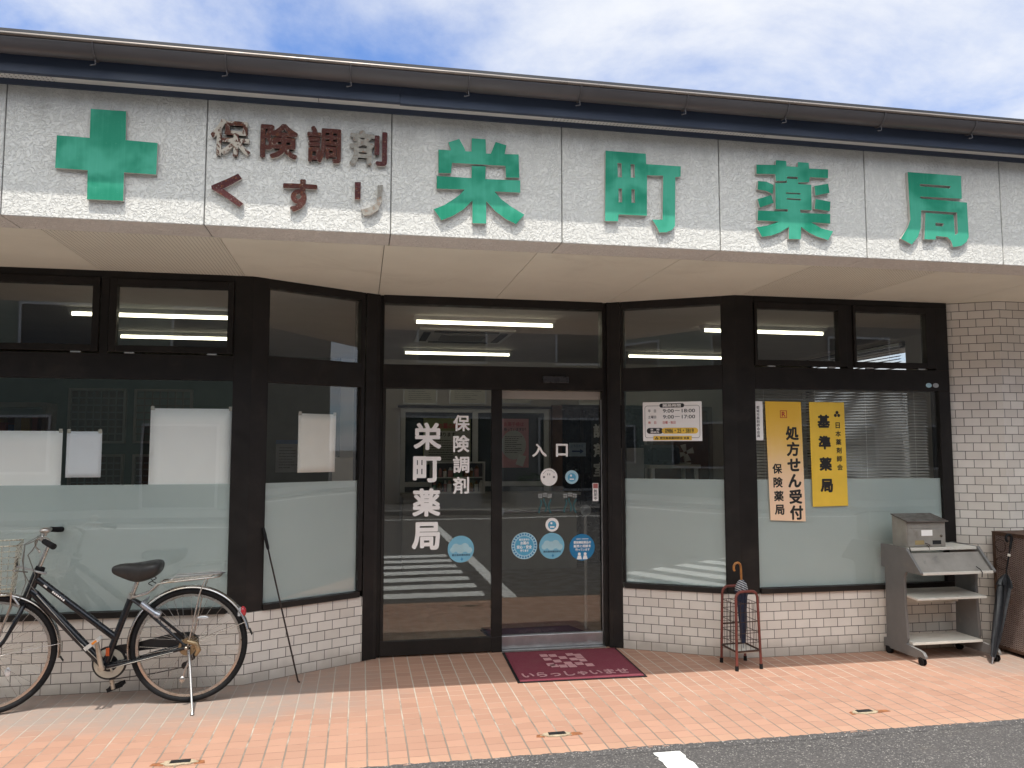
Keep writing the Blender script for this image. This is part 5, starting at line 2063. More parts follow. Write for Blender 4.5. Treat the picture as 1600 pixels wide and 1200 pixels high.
q.tube([(-1.853, BY - .17, .995), (-1.91, BY - .12, .965), (-1.925, BY - .06, .87), (-1.905, BY - .035, .74), (-1.935, BY - .045, .64), (-1.95, BY - .03, .66)], .0028, 6)
q.tube([(-1.853, BY + .17, .995), (-1.93, BY + .08, .95), (-1.928, BY + .02, .80), (-1.88, BY - .026, .72), (-1.84, BY - .024, .665)], .0028, 6)
q.tube([(-1.845, BY - .15, .99), (-1.875, BY - .10, .93), (-1.90, BY - .05, .90), (-1.86, BY - .03, .78), (-1.90, BY - .03, .655)], .0028, 6)
stm(q).build('brake_cable', mat('grey_cable', (0.16, 0.15, 0.135), .5), bike)
q = MB()
q.tube([(-1.84, BY - .022, .665), (-1.60, BY - .022, .385), (-1.44, BY - .03, .225), (-1.30, BY - .055, .262), (-1.07, BY - .07, .315)], .0025, 6)
q.build('gear_cable', mat('pale_cable', (0.42, 0.40, 0.36), .5), bike)


def fender(hub, a0, a1, name, turn, R=.353, hw=.026):
    q = MB()
    N = 40
    prof = [(-hw, -.012), (-hw * .75, -.003), (0, 0.002), (hw * .75, -.003), (hw, -.012)]
    vs = []
    for i in range(N + 1):
        a = a0 + (a1 - a0) * i / N
        for off in (0, -.0016):
            for y, dr in prof:
                vs.append((hub.x + (R + dr + off) * math.cos(a), hub.y + y, hub.z + (R + dr + off) * math.sin(a)))
    k = len(prof)
    fs = []
    for i in range(N):
        for j in range(k - 1):
            A, B = i * 2 * k + j, (i + 1) * 2 * k + j
            fs.append((A, A + 1, B + 1, B))
            fs.append((A + k, B + k, B + k + 1, A + k + 1))
        for j in (0, k - 1):
            A, B = i * 2 * k + j, (i + 1) * 2 * k + j
            fs.append((A, B, B + k, A + k))
    q.add(vs, fs, True)
    return (stm(q) if turn else q).build(name, CHROME, bike)


fr_ = fender(HUB, math.radians(192), math.radians(13), 'fender', False)
ff_ = fender(fhub, math.radians(128), math.radians(-8), 'fender', True)
q = MB()
for h in ((HUB, 13),):
    a = math.radians(11)
    c = Vector((HUB.x + .352 * math.cos(a), BY, HUB.z + .352 * math.sin(a)))
    q.prism([c + Vector((-.002, -.024, .014)), c + Vector((-.002, .024, .014)), c + Vector((.014, .020, -.022)), c + Vector((.014, -.020, -.022))], (.003, 0, 0))
q.build('mud_flap', RUBBER, fr_)
q = MB()
a = math.radians(-9)
c = Vector((fhub.x + .352 * math.cos(a), BY, fhub.z + .352 * math.sin(a)))
q.prism([c + Vector((0, -.024, .012)), c + Vector((0, .024, .012)), c + Vector((.018, .022, -.018)), c + Vector((.018, -.022, -.018))], (.003, 0, 0))
stm(q).build('mud_flap', RUBBER, ff_)
q = MB()
for s in (-1, 1):
    q.tube([HUB + Vector((0, s * .070, 0)), (HUB.x + .324, BY + s * .030, HUB.z + .128)], .0024, 6)
q.build('fender_stay', CHROME, fr_)
q = MB()
for s in (-1, 1):
    q.tube([fhub + Vector((0, s * .070, 0)), (fhub.x + .352, BY + s * .028, fhub.z + .035)], .0024, 6)
stm(q).build('fender_stay', CHROME, ff_)
# saddle
q = MB()
secs = [(-1.445, .012, .806, .786), (-1.434, .026, .820, .768), (-1.39, .034, .832, .748), (-1.345, .044, .832, .728), (-1.30, .064, .836, .716), (-1.25, .090, .842, .724), (-1.205, .104, .850, .742), (-1.172, .094, .846, .766), (-1.158, .058, .832, .792)]
M_ = 18
vs = []
for x, hw, zt, zb in secs:
    for k in range(M_):
        a = 2 * PI * k / M_
        ca, sa = math.cos(a), math.sin(a)
        y = hw * (abs(ca) ** .75) * (1 if ca > 0 else -1)
        zc = zt - (zt - zb) * .42
        z = zc + ((zt - zc) * (abs(sa) ** .8) if sa > 0 else -(zc - zb) * (abs(sa) ** .8))
        vs.append((x, BY + y, z))
fs = []
for i in range(len(secs) - 1):
    for k in range(M_):
        k2 = (k + 1) % M_
        fs.append((i * M_ + k, i * M_ + k2, (i + 1) * M_ + k2, (i + 1) * M_ + k))
fs += [tuple(range(M_))[::-1], tuple((len(secs) - 1) * M_ + k for k in range(M_))]
q.add(vs, fs, True)
sad = q.build('saddle', SADDLE, bike)
sad.modifiers.new('smooth', 'SUBSURF').render_levels = 2
q = MB()
for s in (-1, 1):
    q.tube([(-1.41, BY + s * .012, .775), (-1.33, BY + s * .022, .745), (-1.24, BY + s * .026, .735), (-1.19, BY + s * .03, .775)], .004, 6)
    q.tube([(-1.215 + .011 * math.cos(t) , BY + s * .045, .70 + .0052 * t) for t in [i * .7 for i in range(12)]], .003, 5)
q.build('saddle_spring', RUBBER, sad)
q = MB()
q.tube([STT, (-1.290, BY, .752)], .0128, 14)
q.cyl((-1.298, BY, .730), (-1.290, BY, .752), .020)
q.build('seat_post', CHROME, bike)
q = MB()
q.cyl(STT + Vector((-.006, 0, -.018)), STT + Vector((.004, 0, .012)), .0205)
q.tube([STT + Vector((.018, -.02, -.005)), STT + Vector((.018, .02, -.005))], .006, 8)
q.build('seat_clamp', CHROME, bike)
# carrier
q = MB()
rail = []
for s in (1, -1):
    pts = [(-1.320, BY + s * .018, .632), (-1.262, BY + s * .045, .648), (-1.225, BY + s * .058, .660), (-1.172, BY + s * .062, .712), (-1.150, BY + s * .062, .718), (-.86, BY + s * .058, .742), (-.825, BY + s * .042, .745)]
    rail += pts if s > 0 else pts[::-1]
q.tube(rail, .0052, 8)
for x in (-1.13, -1.04, -.95, -.875):
    z = .718 + (x + 1.15) * .083
    q.tube([(x, BY - .06, z), (x, BY + .06, z)], .0036, 6)
for s in (-.022, .022):
    q.tube([(-1.13, BY + s, .7205), (-.875, BY + s, .7415)], .0036, 6)
for s in (-1, 1):
    q.tube([(-.905, BY + s * .062, .735), (-.935, BY + s * .066, .64), HUB + Vector((.004, s * .072, .004))], .0042, 8)
q.build('carrier', CHROME, bike)
q = MB()
q.tube([(-1.10, BY - .045, .735), (-1.08, BY - .04, .752), (-.84, BY - .035, .762), (-.800, BY, .760), (-.84, BY + .035, .762), (-1.08, BY + .04, .752), (-1.10, BY + .045, .735)], .0036, 6)
q.build('carrier_clip', STEEL, bike)
# rear lamp and ring lock
q = MB()
q.sphere((-.689, BY, .522), .020, .022, .034)
q.build('tail_light', mat('red_lens', (0.42, 0.02, 0.03), .15, 0, .1, coat=.5), bike)
q = MB()
q.bx(-.716, -.700, BY - .02, BY + .02, .500, .548)
q.build('tail_light_housing', REFL, bike)
q = MB()
q.tube([(-1.262, BY - .040, .598), (-1.182, BY - .046, .538)], .0165, 12)
q.tube([(-1.182, BY - .046, .538), (-1.155, BY - .048, .525)], .022, 12)
q.tube([(-1.262, BY - .04, .598), (-1.235, BY + .0, .625), (-1.262, BY + .04, .598)], .007, 8)
q.build('ring_lock', mat('grey_lock', (0.36, 0.37, 0.40), .3, .6), bike)
# drive train on the far side, band brake on the near side
q = MB()
c = Vector((-1.452, BY + .052, .240))
q.cyl(c, c + Vector((0, .006, 0)), .098, seg=40)
pts = [(-1.47, .332), (-1.30, .352), (-1.10, .398), (-1.00, .402), (-.955, .372), (-.95, .335), (-1.00, .310), (-1.10, .318), (-1.30, .300), (-1.40, .28)]
q.prism([(x, BY + .060, z) for x, z in pts], (0, .012, 0))
q.build('chain_case', mat('black_plastic', (0.012, 0.012, 0.013), .4), bike, bevel=.002)
q = MB()
q.ring(c - Vector((0, .004, 0)), (0, 1, 0), .086, .050, .004, 40)
for k in range(5):
    a = 2 * PI * k / 5
    q.tube([c - Vector((0, .003, 0)), c + Vector((.06 * math.cos(a), -.003, .06 * math.sin(a)))], .007, 6)
q.build('chainring', mat('cream_disc', (0.50, 0.46, 0.38), .5), bike)
q = MB()
q.tube([(-1.45, BY + .048, .143), (-1.2, BY + .046, .168), (-.985, BY + .045, .205)], .0035, 5)
q.build('chain', mat('oily_chain', (0.05, 0.04, 0.035), .5, .5, .4, 200), bike)
q = MB()
for k, r in enumerate((.046, .038, .030)):
    q.cyl(HUB + Vector((0, .036 + k * .007, 0)), HUB + Vector((0, .040 + k * .007, 0)), r)
q.build('sprocket', mat('brown_sprocket', (0.17, 0.12, 0.07), .5, .6), bike)
q = MB()
q.tube([HUB + Vector((.02, .06, -.03)), HUB + Vector((.005, .06, -.09)), HUB + Vector((-.03, .055, -.13))], .010, 8)
for p in ((.005, .058, -.085), (-.03, .055, -.135)):
    q.cyl(HUB + Vector(p) - Vector((0, .006, 0)), HUB + Vector(p) + Vector((0, .006, 0)), .022)
q.build('derailleur', mat('dark_metal', (0.035, 0.033, 0.033), .35, .7), bike)
q = MB()
q.cyl(HUB - Vector((0, .062, 0)), HUB - Vector((0, .040, 0)), .050)
q.tube([HUB + Vector((.0, -.066, .035)), HUB + Vector((.05, -.066, .02)), HUB + Vector((.065, -.066, -.02)), HUB + Vector((.05, -.066, -.05))], [.012, .018, .016, .010], 8)
q.build('band_brake', mat('bronze_cover', (0.33, 0.24, 0.14), .35, .7, .2, 30), bike)
q = MB()
q.cyl(HUB - Vector((0, .092, 0)), HUB - Vector((0, .0625, 0)), .012)
q.sphere(HUB - Vector((0, .092, 0)), .011)
q.build('axle_nut', CHROME, bike)
# cranks and pedals
for s, dx, dz in ((-1, -.028, .162), (1, .030, -.160)):
    q = MB()
    y0 = BY + s * .066
    p0 = Vector((BB.x, y0, BB.z))
    p1 = Vector((BB.x + dx, BY + s * .080, BB.z + dz))
    q.tube([p0, p1], [.015, .012], 10)
    q.cyl(p0 - Vector((0, s * .010, 0)), p0 + Vector((0, s * .012, 0)), .018)
    cr = q.build('crank', mat('worn_alloy', (0.44, 0.39, 0.32), .35, .6, .15, 20), bike)
    c = p1 + Vector((0, s * .055, 0))
    th = math.radians(38 if s < 0 else 20)
    ux = Vector((math.cos(th), 0, math.sin(th)))
    uz = Vector((-math.sin(th), 0, math.cos(th)))
    q = MB()
    for a0, a1, b0, b1 in ((-.045, .045, -.010, .010),):
        for y in (-.038, .030):
            q.prism([c + ux * -.045 + uz * -.011 + Vector((0, y, 0)), c + ux * .045 + uz * -.011 + Vector((0, y, 0)), c + ux * .045 + uz * .011 + Vector((0, y, 0)), c + ux * -.045 + uz * .011 + Vector((0, y, 0))], (0, .008, 0))
    for a in (-.042, .036):
        q.prism([c + ux * a + uz * -.010 + Vector((0, -.03, 0)), c + ux * (a + .006) + uz * -.010 + Vector((0, -.03, 0)), c + ux * (a + .006) + uz * .010 + Vector((0, -.03, 0)), c + ux * a + uz * .010 + Vector((0, -.03, 0))], (0, .06, 0))
    q.cyl(c - Vector((0, .036, 0)), c + Vector((0, .036, 0)), .009)
    pe = q.build('pedal', mat('silver_pedal', (0.48, 0.47, 0.45), .35, .4, .2, 60) if s < 0 else RUBBER, bike)
    if s < 0:
        q = MB()
        q.prism([c + ux * .004 + uz * -.006 + Vector((0, -.0386, 0)), c + ux * .034 + uz * -.006 + Vector((0, -.0386, 0)), c + ux * .034 + uz * .006 + Vector((0, -.0386, 0)), c + ux * .004 + uz * .006 + Vector((0, -.0386, 0))], (0, -.002, 0))
        q.build('pedal_reflector', mat('amber_reflector', (0.50, 0.17, 0.02), .3), pe)
q = MB()
q.bx(-1.452, -1.434, BY - .028, BY - .020, .30, .345)
q.build('seat_tube_sticker', mat('orange_sticker', (0.50, 0.09, 0.02), .5), bike)
# kickstand
q = MB()
q.tube([(-.985, BY - .07, .325), (-.965, BY - .10, .22), (-.918, 4.928, .008)], [.010, .0075, .0065], 10)
q.cyl((-.9185, 4.930, .014), (-.917, 4.922, .0012), .009, .011)
q.build('kickstand', CHROME, bike)
q = MB()
q.tube([(-.972, BY - .085, .27), (-1.0, BY - .085, .205), (-1.008, BY - .088, .165)], .0065, 8)
q.sphere((-1.010, BY - .090, .160), .017, .010, .020)
q.build('kickstand_lever', CHROME, bike)
# basket
q = MB()


def bk(u, v, z):
    """basket wall point: u 0..1 around the rectangle (open box), z 0..1 up"""
    top = [(-1.945, -.165), (-2.30, -.195), (-2.30, .195), (-1.945, .165)]
    bot = [(-1.972, -.120), (-2.20, -.130), (-2.20, .130), (-1.972, .120)]
    k = int(u) % 4
    f = u - int(u)
    t0, t1 = Vector((*top[k], 0)), Vector((*top[(k + 1) % 4], 0))
    b0, b1 = Vector((*bot[k], 0)), Vector((*bot[(k + 1) % 4], 0))
    p = (b0.lerp(b1, f)).lerp(t0.lerp(t1, f), z)
    return Vector((p.x, BY + p.y, .688 + (.968 - .688) * z + (.012 if k == 0 or k == 2 else 0) * 0))


for i in range(8):
    z = (i / 7) ** .8
    r = .0042 if i in (0, 7) else .0019
    q.tube([bk(u / 6, 0, z) for u in range(24)], r, 6, True)
for k in range(4):
    nn_ = 5 if k in (0, 2) else 5
    for i in range(nn_):
        u = k + i / nn_
        q.tube([bk(u, 0, 0), bk(u, 0, 1)], .0019, 5)
for i in range(1, 6):
    a = bk(i / 6, 0, 0)
    b = bk(3 - i / 6, 0, 0)
    q.tube([a, b], .0019, 5)
stm(q).build('basket', mat('gilt_basket_wire', (0.50, 0.47, 0.38), .3, .7, .12, 40), bike)
q = MB()
for s in (-1, 1):
    q.tube([(-1.968, BY + s * .10, .700), (-1.972, BY + s * .075, .62), fhub + Vector((.006, s * .072, .006))], .0045, 8)
q.tube([(-1.955, BY - .10, .82), (-1.90, BY - .03, .80)], .004, 6)
stm(q).build('basket_stay', CHROME, bike)
q = MB()
q.bx(-1.962, -1.956, BY - .045, BY + .045, .83, .875)
stm(q).build('basket_plate', RUBBER, bike)
q = MB()
q.tube([(-1.935, BY - .035, .615), (-1.96, BY - .03, .655), (-1.99, BY, .665), (-1.96, BY + .03, .655), (-1.935, BY + .035, .615)], .0065, 8)
q.bx(-1.975, -1.945, BY - .012, BY + .012, .655, .668)
stm(q).build('front_brake', STEEL, bike)

# ------------------------------------------------------------------ hooked pole leaning on the left post
t_ = thing('shutter_pole', (-0.373, 5.452, 0), 'thin black hooked pole leaning on the left corner post', 'pole')
a, b = Vector((-0.373, 5.452, 0.012)), Vector((-0.618, 5.517, 0.985))
q = MB()
q.tube([a + Vector((.012, 0, -.007)), a + Vector((.006, 0, -.003)), a, b], [.0045, .0055, .0055, .0055], 10)
q.build('shaft', mat('brown_black_rod', (0.035, 0.024, 0.020), .4, .3), t_)
q = MB()
q.tube([b.lerp(a, .135), b.lerp(a, .12), b.lerp(a, .02), b + (b - a) * .008], [.0075, .0105, .0105, .009], 12)
q.build('grip', RUBBER, t_)

# ------------------------------------------------------------------ doormat
class Ground:
    pass


GM = Ground()
GM.o = Vector((1.026, 5.177, 0))
GM.d = Vector((0.873, -0.019, 0)).normalized()
GM.n = Vector((0, 0, 1))
UP = Vector((0.030, 1.0, 0)).normalized()
mat_ = thing('doormat', (1.47, 5.55, 0), 'maroon welcome doormat with pink lettering in front of the sliding door', 'doormat')


def mq(s, u, z):
    return GM.o + GM.d * s + UP * u + Vector((0, 0, z))


q = MB()
q.prism([mq(0, 0, .0006), mq(.876, 0, .0006), mq(.886, .772, .0006), mq(.010, .772, .0006)], (0, 0, .0040))
q.build('rubber_border', RUBBER, mat_)
q = MB()
N = 26
vs = []
for i in range(N + 1):
    for j in range(N + 1):
        u, v = i / N, j / N
        s = .017 + .842 * u + .010 * v
        vs.append(mq(s, .016 + .742 * v, .0090 + .0012 * math.sin(u * 9 + v * 4) * math.sin(v * 7) + (.0030 * math.exp(-((v - .06) / .03) ** 2))))
top_n = len(vs)
fs = [(i * (N + 1) + j, (i + 1) * (N + 1) + j, (i + 1) * (N + 1) + j + 1, i * (N + 1) + j + 1) for i in range(N) for j in range(N)]
q.add(vs, fs, True)
ring_ = [i * (N + 1) for i in range(N + 1)] + [N * (N + 1) + j for j in range(1, N + 1)] + [i * (N + 1) + N for i in range(N - 1, -1, -1)] + [j for j in range(N - 1, 0, -1)]
b0 = len(q.v)
q.add([Vector((vs[i].x, vs[i].y, .0047)) for i in ring_], [])
for k in range(len(ring_)):
    k2 = (k + 1) % len(ring_)
    q.f.append([ring_[k], b0 + k, b0 + k2, ring_[k2]])
    q.sm.append(False)
q.build('carpet', CARPET, mat_)
PINK = mat('pale_pink_pile', (0.50, 0.26, 0.27), .95, 0, .25, 90)
q = MB()
vs, fs = text_mesh('いらっしゃいませ', .03)
x0, x1 = min(v.x for v in vs), max(v.x for v in vs)
y0, y1 = min(v.y for v in vs), max(v.y for v in vs)
q.add([mq(.052 + (v.x - x0) / (x1 - x0) * .735, .075 + (v.y - y0) / (y1 - y0) * .115, .0118 + v.z * .00006) for v in vs], fs)
q.build('lettering', PINK, mat_)
q = MB()
for x, y in [(1.339, 5.78), (1.403, 5.768), (1.534, 5.777), (1.586, 5.747), (1.342, 5.681), (1.461, 5.7), (1.528, 5.646), (1.585, 5.69), (1.584, 5.608), (1.399, 5.616), (1.462, 5.551), (1.535, 5.524), (1.349, 5.502), (1.408, 5.482), (1.472, 5.478), (1.598, 5.48), (1.332, 5.536)]:
    q.prism([(x - .027, y - .034, .0105), (x + .027, y - .034, .0105), (x + .027, y + .034, .0105), (x - .027, y + .034, .0105)], (0, 0, .0012))
q.build('woven_pattern', PINK, mat_)

# ------------------------------------------------------------------ umbrella stand with umbrella
t_ = thing('umbrella_stand', (2.648, 5.30, 0), 'rusty red tubular umbrella stand by the right corner post', 'umbrella stand')
A_, B_, C_, D_ = Vector((2.548, 5.404, 0)), Vector((2.552, 5.176, 0)), Vector((2.745, 5.200, 0)), Vector((2.738, 5.419, 0))
cen = (A_ + B_ + C_ + D_) / 4


def leg_pt(p, z):
    q_ = p.lerp(Vector((cen.x, cen.y, 0)), .12 * z / .52)
    return Vector((q_.x, q_.y, z))


def hoop(p, r, ztop):
    pts = [leg_pt(p, .012), leg_pt(p, .25), leg_pt(p, ztop - .045)]
    a, b = leg_pt(p, ztop), leg_pt(r, ztop)
    d = (b - a).normalized()
    for k in range(1, 5):
        t0 = PI / 2 * k / 5
        pts.append(a + d * .045 * (1 - math.cos(t0)) + Vector((0, 0, -.045 + .045 * math.sin(t0))))
    pts.append(a + d * .045)
    pts.append(b - d * .045)
    for k in range(4, 0, -1):
        t0 = PI / 2 * k / 5
        pts.append(b - d * .045 * (1 - math.cos(t0)) + Vector((0, 0, -.045 + .045 * math.sin(t0))))
    pts += [leg_pt(r, ztop - .045), leg_pt(r, .25), leg_pt(r, .012)]
    return pts


for p, r, zt in ((B_, C_, .528), (A_, D_, .534)):
    q = MB()
    q.tube(hoop(p, r, zt), .0095, 12)
    q.build('hoop_frame', REDTUBE, t_)
for p in (A_, B_, C_, D_):
    q = MB()
    q.cyl(leg_pt(p, .0008), leg_pt(p, .034), .0125, .0115, 14)
    q.build('rubber_foot', RUBBER, t_)
q = MB()
cs = [A_, B_, C_, D_]
for z in (.445, .385, .320, .245, .180):
    q.tube([leg_pt(p, z) for p in cs], .0022, 6, True)
for k in range(4):
    p, r = cs[k], cs[(k + 1) % 4]
    for i in range(1, 5):
        u = i / 5
        q.tube([leg_pt(p, .13).lerp(leg_pt(r, .13), u), leg_pt(p, .446).lerp(leg_pt(r, .446), u)], .0018, 5)
for i in (1, 2):
    q.tube([leg_pt(A_, .446).lerp(leg_pt(D_, .446), i / 3), leg_pt(B_, .446).lerp(leg_pt(C_, .446), i / 3)], .0022, 6)
q.build('wire_grid', RUSTWIRE, t_)
q = MB()
for k in range(4):
    q.tube([leg_pt(cs[k], .125), leg_pt(cs[(k + 1) % 4], .125)], .007, 8)
q.build('bottom_rail', RUSTWIRE, t_)
q = MB()
q.tube([leg_pt(A_, .272), leg_pt(D_, .272)], .006, 8)
q.build('cross_bar', RUSTWIRE, t_)
q = MB()
q.prism([leg_pt(p, .112).lerp(Vector((cen.x, cen.y, .112)), .06) for p in (A_, B_, C_, D_)], (0, 0, .010))
q.build('drip_tray', IVORY, t_)


def furled(mb, p0, p1, prof, folds=7, depth=.28, seg=42, twist=1.5):
    """rolled umbrella cloth: star-folded loft along p0-p1; prof = (t, radius)"""
    p0, p1 = Vector(p0), Vector(p1)
    t = (p1 - p0).normalized()
    u = t.orthogonal().normalized()
    w_ = t.cross(u)
    vs = []
    for tt, r in prof:
        c = p0.lerp(p1, tt)
        for k in range(seg):
            a = 2 * PI * k / seg
            saw = ((a * folds / (2 * PI) + tt * twist) % 1.0)
            rr = r * (1 - depth * saw)
            vs.append(c + (u * math.cos(a) + w_ * math.sin(a)) * rr)
    fs = [(i * seg + k, i * seg + (k + 1) % seg, (i + 1) * seg + (k + 1) % seg, (i + 1) * seg + k) for i in range(len(prof) - 1) for k in range(seg)]
    fs += [tuple(range(seg))[::-1], tuple((len(prof) - 1) * seg + k for k in range(seg))]
    mb.add(vs, fs, False)


t_ = thing('umbrella', (2.660, 5.285, .122), 'navy umbrella with hooked bamboo handle standing in the red stand', 'umbrella')
p0, p1 = Vector((2.660, 5.285, .1225)), Vector((2.656, 5.290, .60))
q = MB()
furled(q, p0.lerp(p1, .07), p0.lerp(p1, .83), [(0, .013), (.1, .021), (.3, .027), (.55, .032), (.8, .037), (.92, .042), (1.0, .058)])
q.build('cloth', NAVYCLOTH, t_)
q = MB()
furled(q, p0.lerp(p1, .832), p0.lerp(p1, .985), [(0, .046), (.25, .048), (.6, .038), (.85, .026), (1, .013)], twist=.6)


def stripes_mat():
    mt, t, out = nmat('striped_cloth')
    sp = t.new('ShaderNodeSeparateXYZ')
    t.link(pos(t), sp.inputs[0])
    f = t.m('FRACT', t.m('ADD', t.m('MULTIPLY', sp.outputs[2], 62.0), t.m('MULTIPLY', sp.outputs[0], 30.0)))
    c = t.mix(t.smooth(f, .45, .55), (0.012, 0.018, 0.04), (0.42, 0.42, 0.42))
    principled(t, out, c, .7)
    return mt


q.build('striped_hem', stripes_mat(), t_)
q = MB()
q.cyl(p0, p0.lerp(p1, .09), .003, .005, 10)
q.build('ferrule', STEEL, t_)
q = MB()
hk = [p1.lerp(p0, .03), p1 + Vector((0, 0, .04)), p1 + Vector((-.001, 0, .075))]
cc = p1 + Vector((-.032, -.008, .080))
for i in range(0, 12):
    a = PI * 1.22 * i / 11
    hk.append(cc + Vector((.031 * math.cos(a), .008 * math.cos(a), .034 * math.sin(a))))
rs = [.0075 + (.0012 if i % 2 else 0) for i in range(len(hk))]
q.tube(hk, rs, 12)
q.build('handle', BAMBOO, t_)
q = MB()
q.tube([p1.lerp(p0, .16), p1.lerp(p0, .02)], .004, 8)
q.build('shaft', STEEL, t_)

# ------------------------------------------------------------------ grey printer stand with mailbox on top
K = .9924
t_ = thing('printer_stand', (4.20, 5.25, 0), 'weathered grey printer stand on casters, ivory shelves, beside the tiled pier', 'printer stand')
side = [(5.463, .800), (5.365, .803), (5.180, .797), (5.030, .640), (5.036, .628), (5.186, .627), (5.207, .60), (5.214, .533), (5.211, .366), (5.203, .260), (5.200, .150), (5.214, .115), (5.150, .108), (5.080, .102), (5.040, .094), (5.020, .070), (5.020, .052), (5.045, .052), (5.075, .056), (5.110, .040), (5.463, .040), (5.463, .106), (5.430, .110), (5.420, .630), (5.463, .634)]
for x in (3.885, 4.478):
    q = MB()
    q.prism([(x, y, z) for y, z in side], (.022, 0, 0))
    q.build('side_panel', GREYP, t_, bevel=.0025)
xa, xb = 3.9075, 4.4775
q = MB()
q.bx(xa, xb, 5.185, 5.44, .776, .797)
q.build('top_board', IVORY, t_, bevel=.002)
q = MB()
q.prism([(xa, 5.050, .634), (xa, 5.170, .762), (xa, 5.180, .752), (xa, 5.060, .624)], (xb - xa, 0, 0))
fl = q.build('sloping_flap', DUSTY, t_, bevel=.0015)
q = MB()
q.bx(xa, xb, 5.034, 5.0495, .624, .643)
q.build('flap_edge', IVORY, fl, bevel=.002)
q = MB()
q.prism([(xa, 5.105, .436), (xa, 5.41, .452), (xa, 5.41, .468), (xa, 5.105, .452)], (xb - xa, 0, 0))
q.build('shelf', IVORY, t_, bevel=.002)
q = MB()
q.bx(xa, xb, 5.165, 5.43, .112, .130)
q.build('shelf', IVORY, t_, bevel=.002)
q = MB()
q.bx(xa, xb, 5.395, 5.41, .36, .44)
q.build('cross_rail', IVORY, t_)
for x in (3.896, 4.489):
    for y in (5.062, 5.415):
        q = MB()
        q.cyl((x - .015, y, .0265), (x - .005, y, .0265), .026)
        q.cyl((x + .005, y, .0265), (x + .015, y, .0265), .026)
        q.cyl((x - .0049, y, .0265), (x + .0049, y, .0265), .012)
        q.bx(x - .018, x + .018, y - .014, y + .02, .040, .0515)
        q.build('caster', RUBBER, t_)
q = MB()
q.tube([(4.36, 5.060, .672), (4.372, 5.038, .655), (4.378, 5.026, .635), (4.376, 5.028, .60)], .0032, 6)
q.tube([(3.925, 5.19, .80), (3.922, 5.178, .78), (3.926, 5.172, .75), (3.918, 5.175, .735)], .004, 6)
q.build('tie_cord', RUBBER, t_)

t_ = thing('mailbox', (4.07, 5.28, .7975), 'weathered steel mailbox with blank label and two small windows on the printer stand', 'mailbox')
bx0, bx1, by0, by1 = 3.915, 4.238, 5.205, 5.362
q = MB()
q.prism([(bx0, by0, .798), (bx0, by1, .798), (bx0, by1, 1.018), (bx0, by0, .982)], (bx1 - bx0, 0, 0))
q.build('body', MBOX, t_, bevel=.003)
q = MB()
q.prism([(bx0 - .008, by0 - .028, .980), (bx0 - .008, by0 - .028, .988), (bx0 - .008, by1 + .004, 1.032), (bx0 - .008, by1 + .004, 1.024)], (bx1 - bx0 + .016, 0, 0))
q.build('lid', MBOXROOF, t_, bevel=.002)
q = MB()
q.bx(bx0 + .008, bx1 - .008, by0 - .006, by0 - .0005, .935, .976)
q.build('flap', MBOX, t_, bevel=.002)
q = MB()
q.bx(bx0 + .008, bx1 - .008, by0 - .005, by0 - .0005, .806, .932)
dr = q.build('door', MBOX, t_, bevel=.003)
q = MB()
q.bx(4.035, 4.125, by0 - .0065, by0 - .0052, .880, .922)
q.build('label_plate', WHITEVINYL, t_)
q = MB()
q.bx(3.98, 4.055, by0 - .0065, by0 - .0052, .818, .848)
q.build('name_window', mat('aged_yellow_card', (0.30, 0.23, 0.11), .6), dr)
q = MB()
q.bx(4.125, 4.195, by0 - .0065, by0 - .0052, .818, .846)
q.build('slot_window', DARK, dr)
q = MB()
q.cyl((4.195, by0 - .005, .878), (4.195, by0 - .012, .878), .009)
q.build('lock', CHROME, dr)
q = MB()
q.tube([(4.06, by0 - .008, .826), (4.075, by0 - .018, .822), (4.09, by0 - .018, .815), (4.085, by0 - .014, .805), (4.07, by0 - .014, .812), (4.082, by0 - .02, .80), (4.085, by0 - .018, .782)], .003, 6)
q.build('wire_tie', RUSTWIRE, t_)

# ------------------------------------------------------------------ rusty mesh bin and the black umbrella leaning on it
gx0, gx1, gy0, gy1, gz1 = 4.735, 5.45, 4.45, 5.322, .885
t_ = thing('mesh_bin', ((gx0 + gx1) / 2, (gy0 + gy1) / 2, 0), 'rusty brown mesh refuse bin against the tiled wall at the right edge', 'bin')
q = MB()
RB = mat('rusty_frame', (0.10, 0.055, 0.035), .7, .2, .3, 20)
for x in (gx0, gx1 - .022):
    for y in (gy0, gy1 - .022):
        q.bx(x, x + .022, y, y + .022, .001, gz1)
for z in (.025, gz1 - .022):
    for y in (gy0, gy1 - .022):
        q.bx(gx0 + .0221, gx1 - .0221, y + .0005, y + .0215, z, z + .0215)
    for x in (gx0, gx1 - .022):
        q.bx(x + .0005, x + .0215, gy0 + .0221, gy1 - .0221, z, z + .0215)
q.build('frame', RB, t_)
q = MB()
q.bx(gx0 + .008, gx0 + .0095, gy0 + .0225, gy1 - .0225, .047, gz1 - .0225)
q.bx(gx0 + .0225, gx1 - .0225, gy0 + .008, gy0 + .0095, .047, gz1 - .0225)
q.build('mesh_panel', BINMESH, t_)
q = MB()
q.bx(gx0 + .0225, gx1 - .0225, gy1 - .012, gy1 - .0105, .047, gz1 - .0225)
q.bx(gx1 - .012, gx1 - .0105, gy0 + .0225, gy1 - .0225, .047, gz1 - .0225)
q.bx(gx0 + .0225, gx1 - .0225, gy0 + .0225, gy1 - .0225, .030, .045)
q.build('back_panel', RB, t_)
q = MB()
q.bx(gx0 - .004, gx1, gy0 - .004, gy1, gz1 + .001, gz1 + .006)
q.build('lid', RB, t_)
q = MB()
rnd = random.Random(5)
